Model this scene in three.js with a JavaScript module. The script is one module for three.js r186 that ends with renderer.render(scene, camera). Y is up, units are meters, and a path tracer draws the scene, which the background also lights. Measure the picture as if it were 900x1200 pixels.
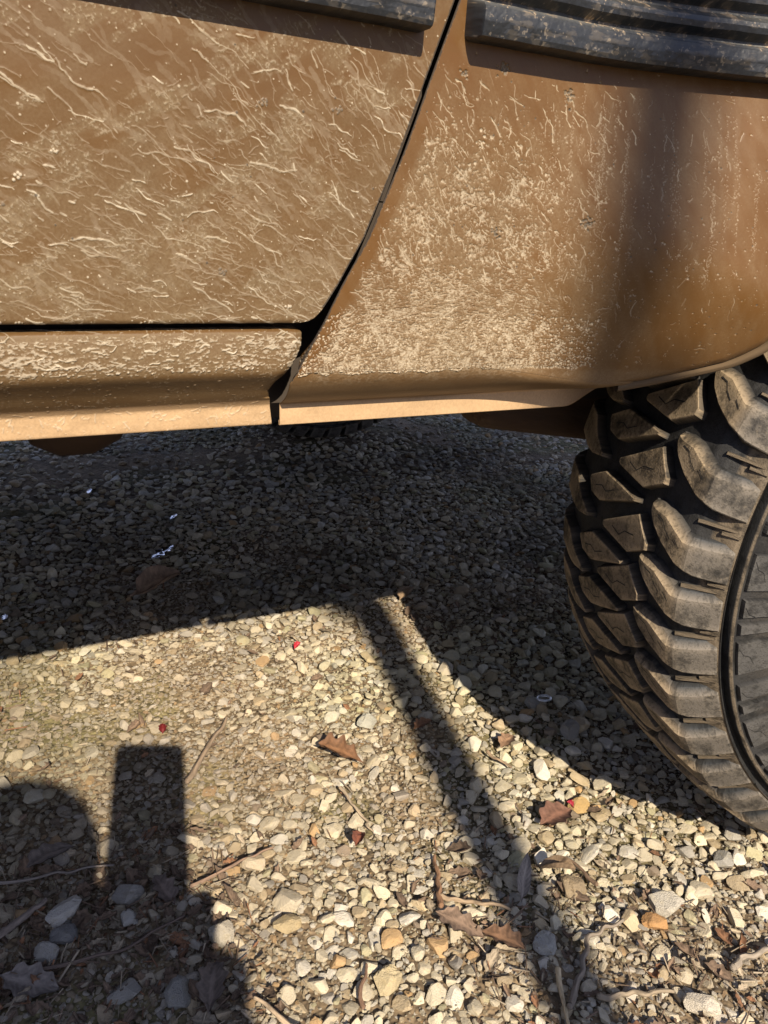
import * as THREE from 'three';
import { mergeGeometries, mergeVertices, toCreasedNormals } from 'three/addons/utils/BufferGeometryUtils.js';
import { MarchingCubes } from 'three/addons/objects/MarchingCubes.js';
import { RoundedBoxGeometry } from 'three/addons/geometries/RoundedBoxGeometry.js';

// ───────────────────────── camera, sky, sun, exposure ─────────────────────────
// world: x = towards the car's bonnet, y = up, z = out of the car's flank towards the photographer
const scene = new THREE.Scene();
const camera = new THREE.PerspectiveCamera(67.38, 768 / 1024, 0.01, 400);
const CAM_R = new THREE.Vector3(0.89435361, 0.0575359, 0.4436454), CAM_U = new THREE.Vector3(0.11189052, 0.93140668, -0.34635547), CAM_F = new THREE.Vector3(0.43314216, -0.35940398, -0.8265692);
const EYE = new THREE.Vector3(0, 0.58747, 0);
camera.position.copy(EYE);
camera.quaternion.setFromRotationMatrix(new THREE.Matrix4().makeBasis(CAM_R, CAM_U, CAM_F.clone().negate()));
scene.add(camera);
const TO_SUN = new THREE.Vector3(-0.12686, 0.61523, 0.77807).normalize();
{ // clear, slightly hazy daylight sky: deeper overhead, pale at the horizon, brighter round the sun
  const W = 256, H = 128, d = new Float32Array(W * H * 4), v = new THREE.Vector3();
  for (let j = 0; j < H; j++) for (let i = 0; i < W; i++) {
    const el = ((j + 0.5) / H - 0.5) * Math.PI, az = ((i + 0.5) / W - 0.5) * 2 * Math.PI; v.set(Math.cos(el) * Math.cos(az), Math.sin(el), Math.cos(el) * Math.sin(az));
    const h = Math.pow(1 - Math.max(0, v.y), 2.6), m = Math.max(0, v.dot(TO_SUN)), glow = 0.5 * Math.pow(m, 6) + 1.4 * Math.pow(m, 60), k = 4 * (j * W + i), low = v.y < 0 ? Math.exp(v.y * 14) * 0.75 + 0.25 : 1;
    d[k] = (0.56 + 1.12 * h + 1.4 * glow) * low; d[k + 1] = (0.76 + 1.08 * h + 1.35 * glow) * low; d[k + 2] = (1.42 + 1.1 * h + 1.3 * glow) * low; d[k + 3] = 1;
  }
  const t = new THREE.DataTexture(d, W, H, THREE.RGBAFormat, THREE.FloatType); t.mapping = THREE.EquirectangularReflectionMapping; t.magFilter = t.minFilter = THREE.LinearFilter; t.needsUpdate = true; scene.background = t; scene.environment = t;
}
scene.environmentIntensity = 0.28; scene.backgroundIntensity = 0.28;
const sun = new THREE.DirectionalLight(0xfff0da, 5);
sun.position.copy(TO_SUN).multiplyScalar(12).add(new THREE.Vector3(0.3, 0, -0.6)); sun.target.position.set(0.3, 0, -0.6);
sun.castShadow = true; sun.shadow.mapSize.set(4096, 4096); sun.shadow.radius = 1.0;
Object.assign(sun.shadow.camera, { left: -5, right: 5, top: 5, bottom: -5, near: 0.5, far: 40 });
scene.add(sun, sun.target);
const renderer = new THREE.WebGLRenderer({ antialias: true });
renderer.toneMapping = THREE.LinearToneMapping; renderer.toneMappingExposure = 1.55;
renderer.shadowMap.enabled = true;

// ───────────────────────── helpers ─────────────────────────
function rng(seed) { let a = seed >>> 0; return () => { a = (a + 0x6D2B79F5) | 0; let t = Math.imul(a ^ (a >>> 15), 1 | a); t = (t + Math.imul(t ^ (t >>> 7), 61 | t)) ^ t; return ((t ^ (t >>> 14)) >>> 0) / 4294967296; }; }
const gauss = (r) => Math.sqrt(-2 * Math.log(1 - r() * 0.999999)) * Math.cos(6.28318 * r());
const clamp = (x, a = 0, b = 1) => x < a ? a : x > b ? b : x;
const sstep = (a, b, x) => { const t = clamp((x - a) / (b - a)); return t * t * (3 - 2 * t); };
const lerp = (a, b, t) => a + (b - a) * t;
const hash2 = (x, y, s) => { let h = Math.imul(x, 374761393) + Math.imul(y, 668265263) + Math.imul(s, 2147483629) | 0; h = Math.imul(h ^ (h >>> 13), 1274126177); return ((h ^ (h >>> 16)) >>> 0) / 4294967296; };
function vn(x, y, s = 0) {
  const xi = Math.floor(x), yi = Math.floor(y), fx = x - xi, fy = y - yi, u = fx * fx * (3 - 2 * fx), v = fy * fy * (3 - 2 * fy);
  const a = hash2(xi, yi, s), b = hash2(xi + 1, yi, s), c = hash2(xi, yi + 1, s), d = hash2(xi + 1, yi + 1, s);
  return a + (b - a) * u + (c - a) * v + (a - b - c + d) * u * v;
}
function fbm(x, y, s = 0, o = 4) { let t = 0, a = 0.5, n = 0; for (let i = 0; i < o; i++) { t += a * vn(x, y, s + i * 17); n += a; a *= 0.5; x = x * 2.03 + 3.1; y = y * 2.03 + 1.7; } return t / n; }
const pw = (pts, x) => { if (x <= pts[0][0]) return pts[0][1]; for (let i = 1; i < pts.length; i++) if (x <= pts[i][0]) { const [a, b] = pts[i - 1], [c, d] = pts[i]; return b + (d - b) * (x - a) / (c - a || 1e-9); } return pts[pts.length - 1][1]; };
const used = new Map();
function numbered(n) { const k = used.get(n) || 0; used.set(n, k + 1); return k ? n + '_' + String(k).padStart(3, '0') : n; }
function mesh(name, geo, mat, parent) { const m = new THREE.Mesh(geo, mat); m.name = parent ? name : numbered(name); m.castShadow = m.receiveShadow = true; (parent || scene).add(m); return m; }
function thing(name, label, category, group) { const g = new THREE.Group(); g.name = numbered(name); g.userData = { label, category }; if (group) g.userData.group = group; scene.add(g); return g; }
function tag(o, label, category, group) { o.userData = { label, category }; if (group) o.userData.group = group; return o; }
function geoFrom(pos, idx, uv, col) {
  const g = new THREE.BufferGeometry(); g.setAttribute('position', new THREE.Float32BufferAttribute(pos, 3));
  if (uv) g.setAttribute('uv', new THREE.Float32BufferAttribute(uv, 2)); if (col) g.setAttribute('color', new THREE.Float32BufferAttribute(col, 3));
  g.setIndex(idx); g.computeVertexNormals(); return g;
}
const lin = (r, g, b) => new THREE.Color().setRGB(r, g, b);
const toS = (v) => { v = clamp(v); return Math.round(255 * (v <= 0.0031308 ? 12.92 * v : 1.055 * Math.pow(v, 1 / 2.4) - 0.055)); };
function dataTex(w, h, data, srgb, wrap = THREE.RepeatWrapping) { const t = new THREE.DataTexture(data, w, h, THREE.RGBAFormat); if (srgb) t.colorSpace = THREE.SRGBColorSpace; t.wrapS = t.wrapT = wrap; t.magFilter = THREE.LinearFilter; t.minFilter = THREE.LinearMipmapLinearFilter; t.generateMipmaps = true; t.needsUpdate = true; return t; }
// tileable grain texture: three tones over several noise scales
function grainTex(n, seed, f, srgb) {
  const d = new Uint8Array(n * n * 4);
  for (let j = 0; j < n; j++) for (let i = 0; i < n; i++) { const c = f(i / n, j / n, seed), k = 4 * (j * n + i); d[k] = srgb ? toS(c[0]) : 255 * clamp(c[0]); d[k + 1] = srgb ? toS(c[1]) : 255 * clamp(c[1]); d[k + 2] = srgb ? toS(c[2]) : 255 * clamp(c[2]); d[k + 3] = 255; }
  return dataTex(n, n, d, srgb);
}
const ptn = (u, v, f, s) => { // periodic noise of integer frequency f
  const x = u * f, y = v * f, xi = Math.floor(x), yi = Math.floor(y), fx = x - xi, fy = y - yi, a = fx * fx * (3 - 2 * fx), b = fy * fy * (3 - 2 * fy), m = (q) => ((q % f) + f) % f;
  const p = hash2(m(xi), m(yi), s), q = hash2(m(xi + 1), m(yi), s), r = hash2(m(xi), m(yi + 1), s), t = hash2(m(xi + 1), m(yi + 1), s);
  return p + (q - p) * a + (r - p) * b + (p - q - r + t) * a * b;
};
const pfbm = (u, v, f, s, o = 4) => { let t = 0, a = 0.5, n = 0; for (let i = 0; i < o; i++) { t += a * ptn(u, v, f, s + i); n += a; a *= 0.55; f *= 2; } return t / n; };

// ───────────────────────── the car: shape functions ─────────────────────────
const WHEEL = new THREE.Vector3(0.7972, 0.3409, -0.3944);   // centre of the near front wheel
const ARCH = { x: 0.80, y: 0.341 };
const seamX = [[0.4700, 0.1444], [0.484, 0.1442], [0.4915, 0.1436], [0.4995, 0.1425], [0.508, 0.1465], [0.5205, 0.1535], [0.532, 0.1602], [0.5405, 0.1642], [0.5518, 0.1697], [0.5756, 0.1832], [0.6176, 0.2001], [0.6518, 0.2121], [0.6887, 0.2258], [0.76, 0.2505], [1.1, 0.36]];
const doorX = [[0.5322, 0.1465], [0.5332, 0.151], [0.535, 0.1548], [0.538, 0.1578], [0.5405, 0.1598], [0.5518, 0.1673], [0.5756, 0.1808], [0.6176, 0.1978], [0.6518, 0.2098], [0.6887, 0.2235], [0.76, 0.2482], [1.1, 0.357]];
const lipR = (th) => pw([[146, 0.392], [152.4, 0.3938], [153.8, 0.3978], [155.1, 0.4028], [156.6, 0.4136], [158, 0.4254], [159.5, 0.4404], [160.6, 0.4554], [164, 0.50]], th);
function baseZ(y) { return -0.388 + 0.004 * clamp((y - 0.532) / 0.1) - 0.03 * sstep(0.75, 1.1, y); }
function flankZ(x, y) {                       // outer skin of the front wing
  const dx = x - ARCH.x, dy = y - ARCH.y, rho = Math.hypot(dx, dy), th = Math.abs(Math.atan2(dy, dx)) * 57.29578;
  let z = baseZ(y) + 0.055 * (0.1 + 0.9 * sstep(163.5, 149, th)) * sstep(0.60, 0.40, rho);
  const e = rho - lipR(th); if (e < 0.008) z -= 0.003 * Math.pow((0.008 - Math.max(e, -0.01)) / 0.008, 2);
  return z;
}
const wingBottom = (x) => lerp(0.5055, 0.494, sstep(0.25, 0.365, x));

// ───────────────────────── dried mud and painted seam shade: one map each for door + sill and for the wing ─────────────────────────
const MPP = 0.00025;                           // metres per texel
class MudMap {
  constructor(x0, y0, x1, y1) { this.x0 = x0; this.y0 = y0; this.w = Math.round((x1 - x0) / MPP); this.h = Math.round((y1 - y0) / MPP); const n = this.w * this.h; this.cov = new Float32Array(n); this.hgt = new Float32Array(n); this.film = new Float32Array(n); this.dark = new Float32Array(n); this.pale = new Float32Array(n); }
  dab(x, y, r, h, c = 1, dark = 0) {
    const px = (x - this.x0) / MPP, py = (y - this.y0) / MPP, pr = r / MPP + 0.5, R = Math.ceil(pr);
    const i0 = Math.max(0, Math.floor(px - R)), i1 = Math.min(this.w - 1, Math.ceil(px + R)), j0 = Math.max(0, Math.floor(py - R)), j1 = Math.min(this.h - 1, Math.ceil(py + R));
    for (let j = j0; j <= j1; j++) for (let i = i0; i <= i1; i++) {
      const q = 1 - ((i - px) ** 2 + (j - py) ** 2) / (pr * pr); if (q <= 0) continue; const k = j * this.w + i;
      const hh = h * Math.sqrt(q); if (hh > this.hgt[k]) this.hgt[k] = hh;
      const cc = c * Math.min(1, q * 2.2); if (cc > this.cov[k]) this.cov[k] = cc;
      if (dark) this.dark[k] = Math.max(this.dark[k], dark * Math.min(1, q * 2));
    }
  }
  stroke(r, x, y, ang, len, w, h, c = 1, wob = 0.13) {
    let a = ang; const d = 0.0002, n = Math.ceil(len / d), head = r() < 0.35, ph = r() * 900;
    for (let i = 0; i <= n; i++) {
      const t = i / n; a += gauss(r) * wob + (ang - a) * 0.06; const b = a + 1.0 * (vn(i * 0.085, ph, 19) - 0.5) + 0.6 * (vn(i * 0.022, ph, 23) - 0.5);
      x += Math.cos(b) * d; y -= Math.sin(b) * d;
      let ww = w * (0.45 + 0.55 * Math.pow(Math.sin(Math.PI * Math.pow(t, 0.8)), 0.5)) * (0.35 + 1.1 * vn(i * 0.16, ph, 5));
      if (head && t > 0.85) ww *= 1.6;
      if (c > 0.55 && i % 4 === 0) this.haze(x, y, ww * 2.2, 0.16 * c);
      this.dab(x, y, ww / 2, h * (0.6 + 0.6 * vn(x * 700, y * 700, 9)), c * (0.45 + 0.75 * vn(i * 0.09, ph, 3)));
    }
  }
  haze(x, y, r, a) { const px = (x - this.x0) / MPP, py = (y - this.y0) / MPP, pr = r / MPP, R = Math.ceil(pr); for (let j = Math.max(0, Math.floor(py - R)); j <= Math.min(this.h - 1, py + R); j++) for (let i = Math.max(0, Math.floor(px - R)); i <= Math.min(this.w - 1, px + R); i++) { const q = 1 - ((i - px) ** 2 + (j - py) ** 2) / (pr * pr); if (q > 0) this.film[j * this.w + i] = Math.min(1.5, this.film[j * this.w + i] + a * q * q); } }
  each(f) { for (let j = 0; j < this.h; j++) for (let i = 0; i < this.w; i++) f(this.x0 + i * MPP, this.y0 + j * MPP, j * this.w + i); }
  height(x, y) {
    const px = clamp((x - this.x0) / MPP, 0, this.w - 1.01), py = clamp((y - this.y0) / MPP, 0, this.h - 1.01), i = Math.floor(px), j = Math.floor(py), u = px - i, v = py - j, k = j * this.w + i, H = this.hgt;
    return (H[k] * (1 - u) + H[k + 1] * u) * (1 - v) + (H[k + this.w] * (1 - u) + H[k + this.w + 1] * u) * v;
  }
  uv(x, y) { return [(x - this.x0) / (this.w * MPP), (y - this.y0) / (this.h * MPP)]; }
  material(paint, haze, mud, relief = 0.0006) {
    const n = this.w * this.h, C = new Uint8Array(n * 4), B = new Uint8Array(n * 4), R = new Uint8Array(n * 4);
    for (let k = 0; k < n; k++) {
      const i = k % this.w, j = (k / this.w) | 0, gr = hash2(i, j, 7) - 0.5, gn = vn(i / 3.1, j / 3.1, 31) - 0.5, big = vn(i / 60, j / 60, 77) - 0.5;
      const f = clamp(this.film[k] * (0.92 + 0.25 * gr + 0.5 * gn)), c = clamp(this.cov[k]), dk = this.dark[k], m = 1 + 0.18 * gn + 0.1 * gr + 0.12 * big;
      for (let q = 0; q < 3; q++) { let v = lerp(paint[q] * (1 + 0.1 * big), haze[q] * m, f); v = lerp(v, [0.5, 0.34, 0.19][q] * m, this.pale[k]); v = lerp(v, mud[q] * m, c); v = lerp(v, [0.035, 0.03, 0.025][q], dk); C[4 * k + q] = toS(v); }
      C[4 * k + 3] = B[4 * k + 3] = R[4 * k + 3] = 255;
      const b = clamp(0.12 + this.hgt[k] / 0.0012 + 0.05 * (f + c) * gn + 0.05 * (f + 2 * c) * gr); B[4 * k] = B[4 * k + 1] = B[4 * k + 2] = 255 * b;
      const ro = lerp(lerp(0.34, 0.72, f), 0.95, Math.max(c, dk)); R[4 * k] = R[4 * k + 1] = R[4 * k + 2] = 255 * ro;
    }
    const W = THREE.MirroredRepeatWrapping;
    return new THREE.MeshPhysicalMaterial({ map: dataTex(this.w, this.h, C, true, W), bumpMap: dataTex(this.w, this.h, B, false, W), bumpScale: relief, roughnessMap: dataTex(this.w, this.h, R, false, W), roughness: 1, metalness: 0, specularIntensity: 0.6 });
  }
}
const PAINT = [0.108, 0.0545, 0.0165], HAZE = [0.152, 0.104, 0.053], MUD = [0.45, 0.39, 0.29];

const doorMud = new MudMap(-0.08, 0.45, 0.26, 0.76);
{
  const r = rng(11), M = doorMud;
  M.each((x, y, k) => {
    const u = x * 0.86 + y * 0.5, v = -x * 0.5 + y * 0.86;                  // along / across the run of the splashes
    let f = 0.02 + 0.75 * fbm(u * 34, v * 150, 3, 5) + 0.5 * (fbm(x * 26, y * 26, 8, 3) - 0.5) + 0.32 * sstep(0.62, 0.54, y) * 1 + 0.25 * sstep(0.1, 0.19, x) * sstep(0.66, 0.56, y);
    f *= lerp(0.72, 1, sstep(0.67, 0.58, y));
    { const pt = sstep(0.5, 0.68, fbm(u * 60, v * 130, 27, 3)), gr = fbm(x * 900, y * 900, 29, 3); f = f * 0.8 + pt * (0.25 + 0.9 * (gr - 0.3)); const sp = sstep(0.63, 0.72, gr) * pt; if (sp > 0) { M.cov[k] = 0.28 * sp; M.hgt[k] = 0.0001 * sp; } }
    if (y > 0.54 && x < pw(doorX, y) + 0.0015 && pw(doorX, y) - 0.0009 - x < 0.0003 + 0.0004 * (vn(y * 900, 2, 5) - 0.5)) M.dark[k] = 0.8;  // grime and gap shade painted as one dark line along the door edge
    if (y < 0.5295) {                                                    // sill: developed length below the door
      const a = 0.5295 - y;                                              // 0 top … 0.023 bulge edge … 0.055 flange
      f = a < 0.0235 ? 0.5 + 0.5 * fbm(x * 60, y * 220, 14, 3) : 0.3 + 0.4 * fbm(x * 40, y * 260, 15, 3);
      if (a < 0.0025) f *= 0.25;
      if (a > 0.051) { f = 0.5; M.pale[k] = sstep(0.051, 0.054, a) * (0.72 + 0.4 * (fbm(x * 70, y * 160, 19, 3) - 0.3)); }
      const D = sstep(0.002, 0.006, a) * sstep(0.0255, 0.021, a) * (0.5 + 0.2 * sstep(0.07, 0.02, x) + 0.9 * (fbm(x * 75, y * 120, 23, 3) - 0.5) + 0.15 * sstep(0.09, 0.14, x));
      const n = 0.55 * fbm(x * 420, y * 1500, 41, 3) + 0.45 * fbm(x * 900, y * 1100, 47, 3);
      const T = lerp(0.7, 0.42, clamp(D)), c = sstep(T - 0.03, T + 0.09, n); if (c > 0) { M.cov[k] = c * 0.55; M.hgt[k] = c * (0.1 + 0.5 * fbm(x * 900, y * 1400, 52, 2)) * 0.0008; }
    }
    M.film[k] = clamp(f);
  });
  for (let i = 0; i < 1150; i++) {                                         // splashes that ran down and back, most of them faint
    const x = lerp(-0.08, 0.22, r()), y = lerp(0.534, 0.69, Math.pow(r(), 1.2)); const low = sstep(0.63, 0.55, y);
    if (y > 0.672 || (x < 0.09 && y > 0.6 + 0.3 * x && r() < 0.55)) continue;
    const a = lerp(0.55, 0.24, low) + 0.13 * gauss(r) + (x > 0.12 ? 0.2 : 0), big = Math.pow(r(), 5);
    M.stroke(r, x, y, a, 0.002 + 0.026 * Math.pow(r(), 2.2), 0.00022 + 0.0002 * r() + 0.0006 * big, 0.00005 + 0.00018 * big + 0.00005 * r(), 0.1 + 0.42 * r() * r() + 0.45 * big, 0.06);
  }
  for (let i = 0; i < 300; i++) { const x = lerp(-0.08, 0.2, r()), y = lerp(0.54, 0.69, r()); M.stroke(r, x, y, 0.7 + 0.2 * gauss(r), 0.006 + 0.022 * r(), 0.0008 + 0.0022 * r(), 0.00001, 0.05 + 0.09 * r(), 0.03); }
  for (let i = 0; i < 900; i++) { const x = lerp(-0.05, 0.2, r()), y = 0.533 + 0.075 * Math.pow(r(), 1.5) + 0.03 * r(); M.stroke(r, x, y, 0.3 + 0.5 * gauss(r), 0.001 + 0.006 * r() * r(), 0.0002 + 0.0004 * r() * r(), 0.00005 + 0.0001 * r(), 0.08 + 0.32 * r() * r(), 0.15); }
  for (let i = 0; i < 420; i++) { const x = lerp(0.08, 0.21, r()), y = lerp(0.545, 0.64, r()); M.stroke(r, x, y, 0.6 + 0.35 * gauss(r), 0.001 + 0.009 * Math.pow(r(), 2.5), 0.0002 + 0.0006 * Math.pow(r(), 3), 0.00005 + 0.00014 * r(), 0.1 + 0.45 * r() * r(), 0.15); }
  for (let i = 0; i < 55; i++) { const x = lerp(-0.03, 0.2, r()), y = lerp(0.54, 0.665, r()); M.stroke(r, x, y, 0.4 + 0.2 * gauss(r), 0.004 + 0.02 * r() * r(), 0.0004 + 0.0006 * r() * r(), 0.00015 + 0.0002 * r(), 0.65 + 0.35 * r(), 0.07); }
  for (let i = 0; i < 700; i++) { const x = lerp(-0.08, 0.22, r()), y = lerp(0.533, 0.68, Math.pow(r(), 1.4)); M.dab(x, y, 0.0002 + 0.0005 * r() * r() * r(), 0.00015, 0.3 + 0.6 * r()); }
  for (let i = 0; i < 80; i++) { const x = lerp(-0.06, 0.155, r()); if (vn(x * 60, 1, 4) > 0.4) M.dab(x, 0.5327 + 0.0012 * r() * r(), 0.0003 + 0.0006 * r() * r(), 0.0003, 0.8); }
  for (const [x, y, w] of [[0.017, 0.594, 0.003], [0.008, 0.612, 0.0024], [0.033, 0.605, 0.002], [0.139, 0.5405, 0.0026], [0.0, 0.556, 0.003]]) for (let q = 0; q < 5; q++) M.dab(x + w * 0.4 * gauss(r), y + w * 0.2 * gauss(r), w * 0.22, 0.0004, 0.9);
  for (let i = 0; i < 26; i++) { const x = lerp(-0.05, 0.2, r()), y = lerp(0.55, 0.68, r()); M.dab(x, y, 0.0002 + 0.0004 * r(), 0.0002, 0.2, 0.7); }
  for (const [x, y] of [[0.105, 0.557], [0.009, 0.583], [0.125, 0.633], [0.163, 0.634]]) for (let q = 0; q < 9; q++) M.dab(x + 0.0014 * gauss(r), y + 0.001 * gauss(r), 0.0003 + 0.0004 * r(), 0.0003, 0.3, 0.5);
  for (let i = 0; i < 90; i++) { const x = lerp(-0.06, 0.145, r()), a = lerp(0.003, 0.02, r()); M.stroke(r, x, 0.5295 - a, gauss(r) * 0.12 + 0.05, 0.003 + 0.008 * r() * r(), 0.0004 + 0.0006 * r(), 0.0003 + 0.0004 * r(), 0.6 + 0.4 * r()); }
  for (let i = 0; i < 50; i++) { const x = lerp(-0.06, 0.14, r()); M.dab(x, 0.5295 - 0.0195 - 0.003 * r(), 0.0003 + 0.0006 * r() * r(), 0.0006, 0.9); }
  for (let i = 0; i < 60; i++) { const x = lerp(-0.06, 0.14, r()); M.stroke(r, x, 0.5295 - 0.055 - 0.008 * r(), 1.2 * gauss(r), 0.002 + 0.003 * r(), 0.0007, 0.0002, 0.25 + 0.35 * r()); }
}
const wingMud = new MudMap(0.12, 0.45, 0.5, 0.76);
{
  const r = rng(23), M = wingMud;
  const dens = (x, y) => {                                               // how much mud sits where on the wing
    const e = x - pw(seamX, y);                                          // distance from the door gap
    let D = 0.6 * Math.exp(-(((x - 0.235) / 0.07) ** 2)) * sstep(0.66, 0.6, y) + 0.4 * sstep(0.56, 0.515, y) * sstep(0.36, 0.27, x);
    D *= sstep(0.004, 0.014, e);
    D += 0.06 * sstep(0.65, 0.6, y); D *= sstep(0.43, 0.3, x) * 0.9 + 0.1;
    return D;
  };
  M.each((x, y, k) => {
    const D = dens(x, y), e = x - pw(seamX, y);
    const drip = fbm(x * 260, y * 26, 61, 3);
    const fan = fbm((x - 0.1) * 210 + (y - 0.6) * 140, (y + x * 0.6) * 40, 68, 4); let f = 0.14 + 0.75 * D + 0.45 * (fan - 0.5) + 0.4 * (fbm(x * 60, y * 60, 63, 5) - 0.5) + 0.4 * Math.max(0, drip - 0.5) * sstep(0.26, 0.33, x);
    if (e < 0.0006 + 0.0006 * (vn(y * 1100, 4, 6) - 0.5) && e > -0.002 && y > 0.5) M.dark[k] = 0.85; f *= 1 - 0.25 * sstep(0.3, 0.4, x); if (e < 0.008) f *= 0.55;  // wing edge painted dark too, for the shade and grime of the gap
    if (y < 0.509) { const a = 0.5055 - y; f = lerp(f, 0.3 + 0.35 * fbm(x * 50, y * 240, 66, 3), sstep(0, 0.006, a)); if (a > 0.0255) M.pale[k] = sstep(0.0255, 0.029, a) * (0.85 + 0.3 * (fbm(x * 60, y * 160, 67, 3) - 0.5)) * sstep(0.37, 0.33, x); }
    M.film[k] = clamp(f);
    const low = sstep(0.57, 0.52, y), A = lerp(640, 480, low), B = lerp(600, 820, low), wx = 0.0035 * (fbm(x * 160, y * 160, 85, 3) - 0.5), wy = 0.0035 * (fbm(x * 160, y * 160, 86, 3) - 0.5);
    const n = 0.45 * fbm((x + wx) * A + y * 130, (y + wy) * B - x * 90, 71, 4) + 0.3 * fbm(x * 1300, y * 1300, 73, 2) + 0.25 * fbm(x * 210, y * 210, 75, 2), D2 = D * (0.35 + 1.35 * fbm(x * 80, y * 80, 79, 3));
    const edge = 0.25 * sstep(0.494, 0.5, y) * (y < 0.509 ? 1 : 0) + (y < 0.509 ? 0.75 * sstep(0.502, 0.509, y) : 1);
    const T = lerp(0.72, 0.45, clamp(D2 * 1.2)), c = sstep(T - 0.05, T + 0.11, n) * edge;
    M.film[k] = clamp(M.film[k] + 0.9 * (n - 0.5) * clamp(D2 * 2) * edge);
    if (c > 0) { M.cov[k] = c * (0.15 + 0.6 * sstep(0.5, 0.7, n)); M.hgt[k] = c * 0.001 * (0.1 + 0.9 * fbm(x * 600, y * 600, 83, 3)) * 0.5; }
  });
  for (let i = 0; i < 1000; i++) {                                        // runs and ridges
    const x = lerp(0.15, 0.42, r()), y = lerp(0.508, 0.665, r()), e = x - pw(seamX, y); if (e < 0.003) continue;
    const D = dens(x, y); if (r() > 0.25 + D * 1.5) continue;
    const low = sstep(0.56, 0.52, y), a = lerp(lerp(0.95, 1.45, sstep(0.26, 0.34, x)), 0.1, low) + 0.35 * gauss(r);
    M.stroke(r, x, y, a, 0.002 + 0.0085 * Math.pow(r(), 2.2), 0.00022 + 0.0007 * Math.pow(r(), 3), 0.00008 + 0.0003 * r() * r(), 0.15 + 0.75 * r() * r(), 0.13);
  }
  for (let i = 0; i < 330; i++) {                                          // bold ridges
    const y = lerp(0.512, 0.66, r()), x = pw(seamX, y) + 0.006 + 0.13 * Math.pow(r(), 1.4); if (x > 0.36) continue; const low = sstep(0.575, 0.53, y), big = r() * r();
    M.stroke(r, x, y, lerp(0.8, 0.12, low) + lerp(0, 0.35, sstep(0.24, 0.32, x) * (1 - low)) + 0.25 * gauss(r), 0.003 + 0.012 * r() * r(), 0.0003 + 0.0007 * big, 0.00015 + 0.0003 * big, 0.35 + 0.4 * r() + 0.25 * big, 0.11);
  }
  for (let i = 0; i < 2600; i++) { const x = lerp(0.148, 0.34, Math.pow(r(), 1.15)), y = 0.507 - 0.005 * fbm(x * 130, 2, 55, 3) + 0.032 * Math.pow(r(), 1.5); M.dab(x, y, 0.0002 + 0.0005 * Math.pow(r(), 3), 0.0003 + 0.0003 * r(), 0.4 + 0.6 * r()); }
  for (let i = 0; i < 3800; i++) {                                        // grains of grit stuck in it
    const x = lerp(0.145, 0.43, r()), y = lerp(0.506, 0.665, Math.pow(r(), 1.3)), e = x - pw(seamX, y); if (e < 0.001) continue;
    if (r() > 0.12 + 1.2 * dens(x, y)) continue; M.dab(x, y, 0.00018 + 0.0005 * Math.pow(r(), 4), 0.0002 + 0.0002 * r(), 0.25 + 0.6 * r() * r());
  }
  for (let i = 0; i < 420; i++) { const x = 0.146 + 0.2 * Math.pow(r(), 1.2); M.dab(x, 0.5075 - 0.006 * fbm(x * 130, 2, 55, 3) + 0.008 * r() * r(), 0.0002 + 0.0005 * r() * r(), 0.0005, 0.8); }
  for (let i = 0; i < 55; i++) {                                           // beaded drips towards the arch
    const x = lerp(0.29, 0.46, r()); let y = lerp(0.6, 0.66, r()); const L = 0.012 + 0.05 * r();
    for (let s = 0; s < L; s += 0.0006) if (r() < 0.55) M.dab(x + 0.0006 * gauss(r) + 0.03 * s, y - s, 0.0002 + 0.0003 * r() * r(), 0.0001, 0.12 + 0.4 * r() * r());
  }
  for (const [x, y, n, s] of [[0.318, 0.590, 26, 0.0026], [0.262, 0.582, 20, 0.0025], [0.232, 0.657, 10, 0.0014], [0.256, 0.662, 26, 0.0022], [0.30, 0.655, 18, 0.0026], [0.245, 0.634, 0, 0]]) for (let q = 0; q < n; q++) M.dab(x + s * 0.7 * gauss(r), y + s * 0.7 * gauss(r), 0.0003 + 0.0005 * r(), 0.0006, 0.5, 0.3 + 0.5 * r());
  for (let i = 0; i < 70; i++) { const x = lerp(0.2, 0.44, r()), y = lerp(0.515, 0.66, r()); M.dab(x, y, 0.0002 + 0.0004 * r(), 0.0002, 0.3, 0.7); }
  for (let q = 0; q < 12; q++) M.dab(0.2465 + 0.003 * gauss(r), 0.628 + 0.005 * gauss(r), 0.0003 + 0.0006 * r(), 0.0005, 0.9);
}
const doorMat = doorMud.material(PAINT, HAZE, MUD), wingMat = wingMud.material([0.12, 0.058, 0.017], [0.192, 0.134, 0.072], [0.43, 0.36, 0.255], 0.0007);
const paintMat = new THREE.MeshPhysicalMaterial({ color: lin(0.28, 0.15, 0.07), roughness: 0.5 });

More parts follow.
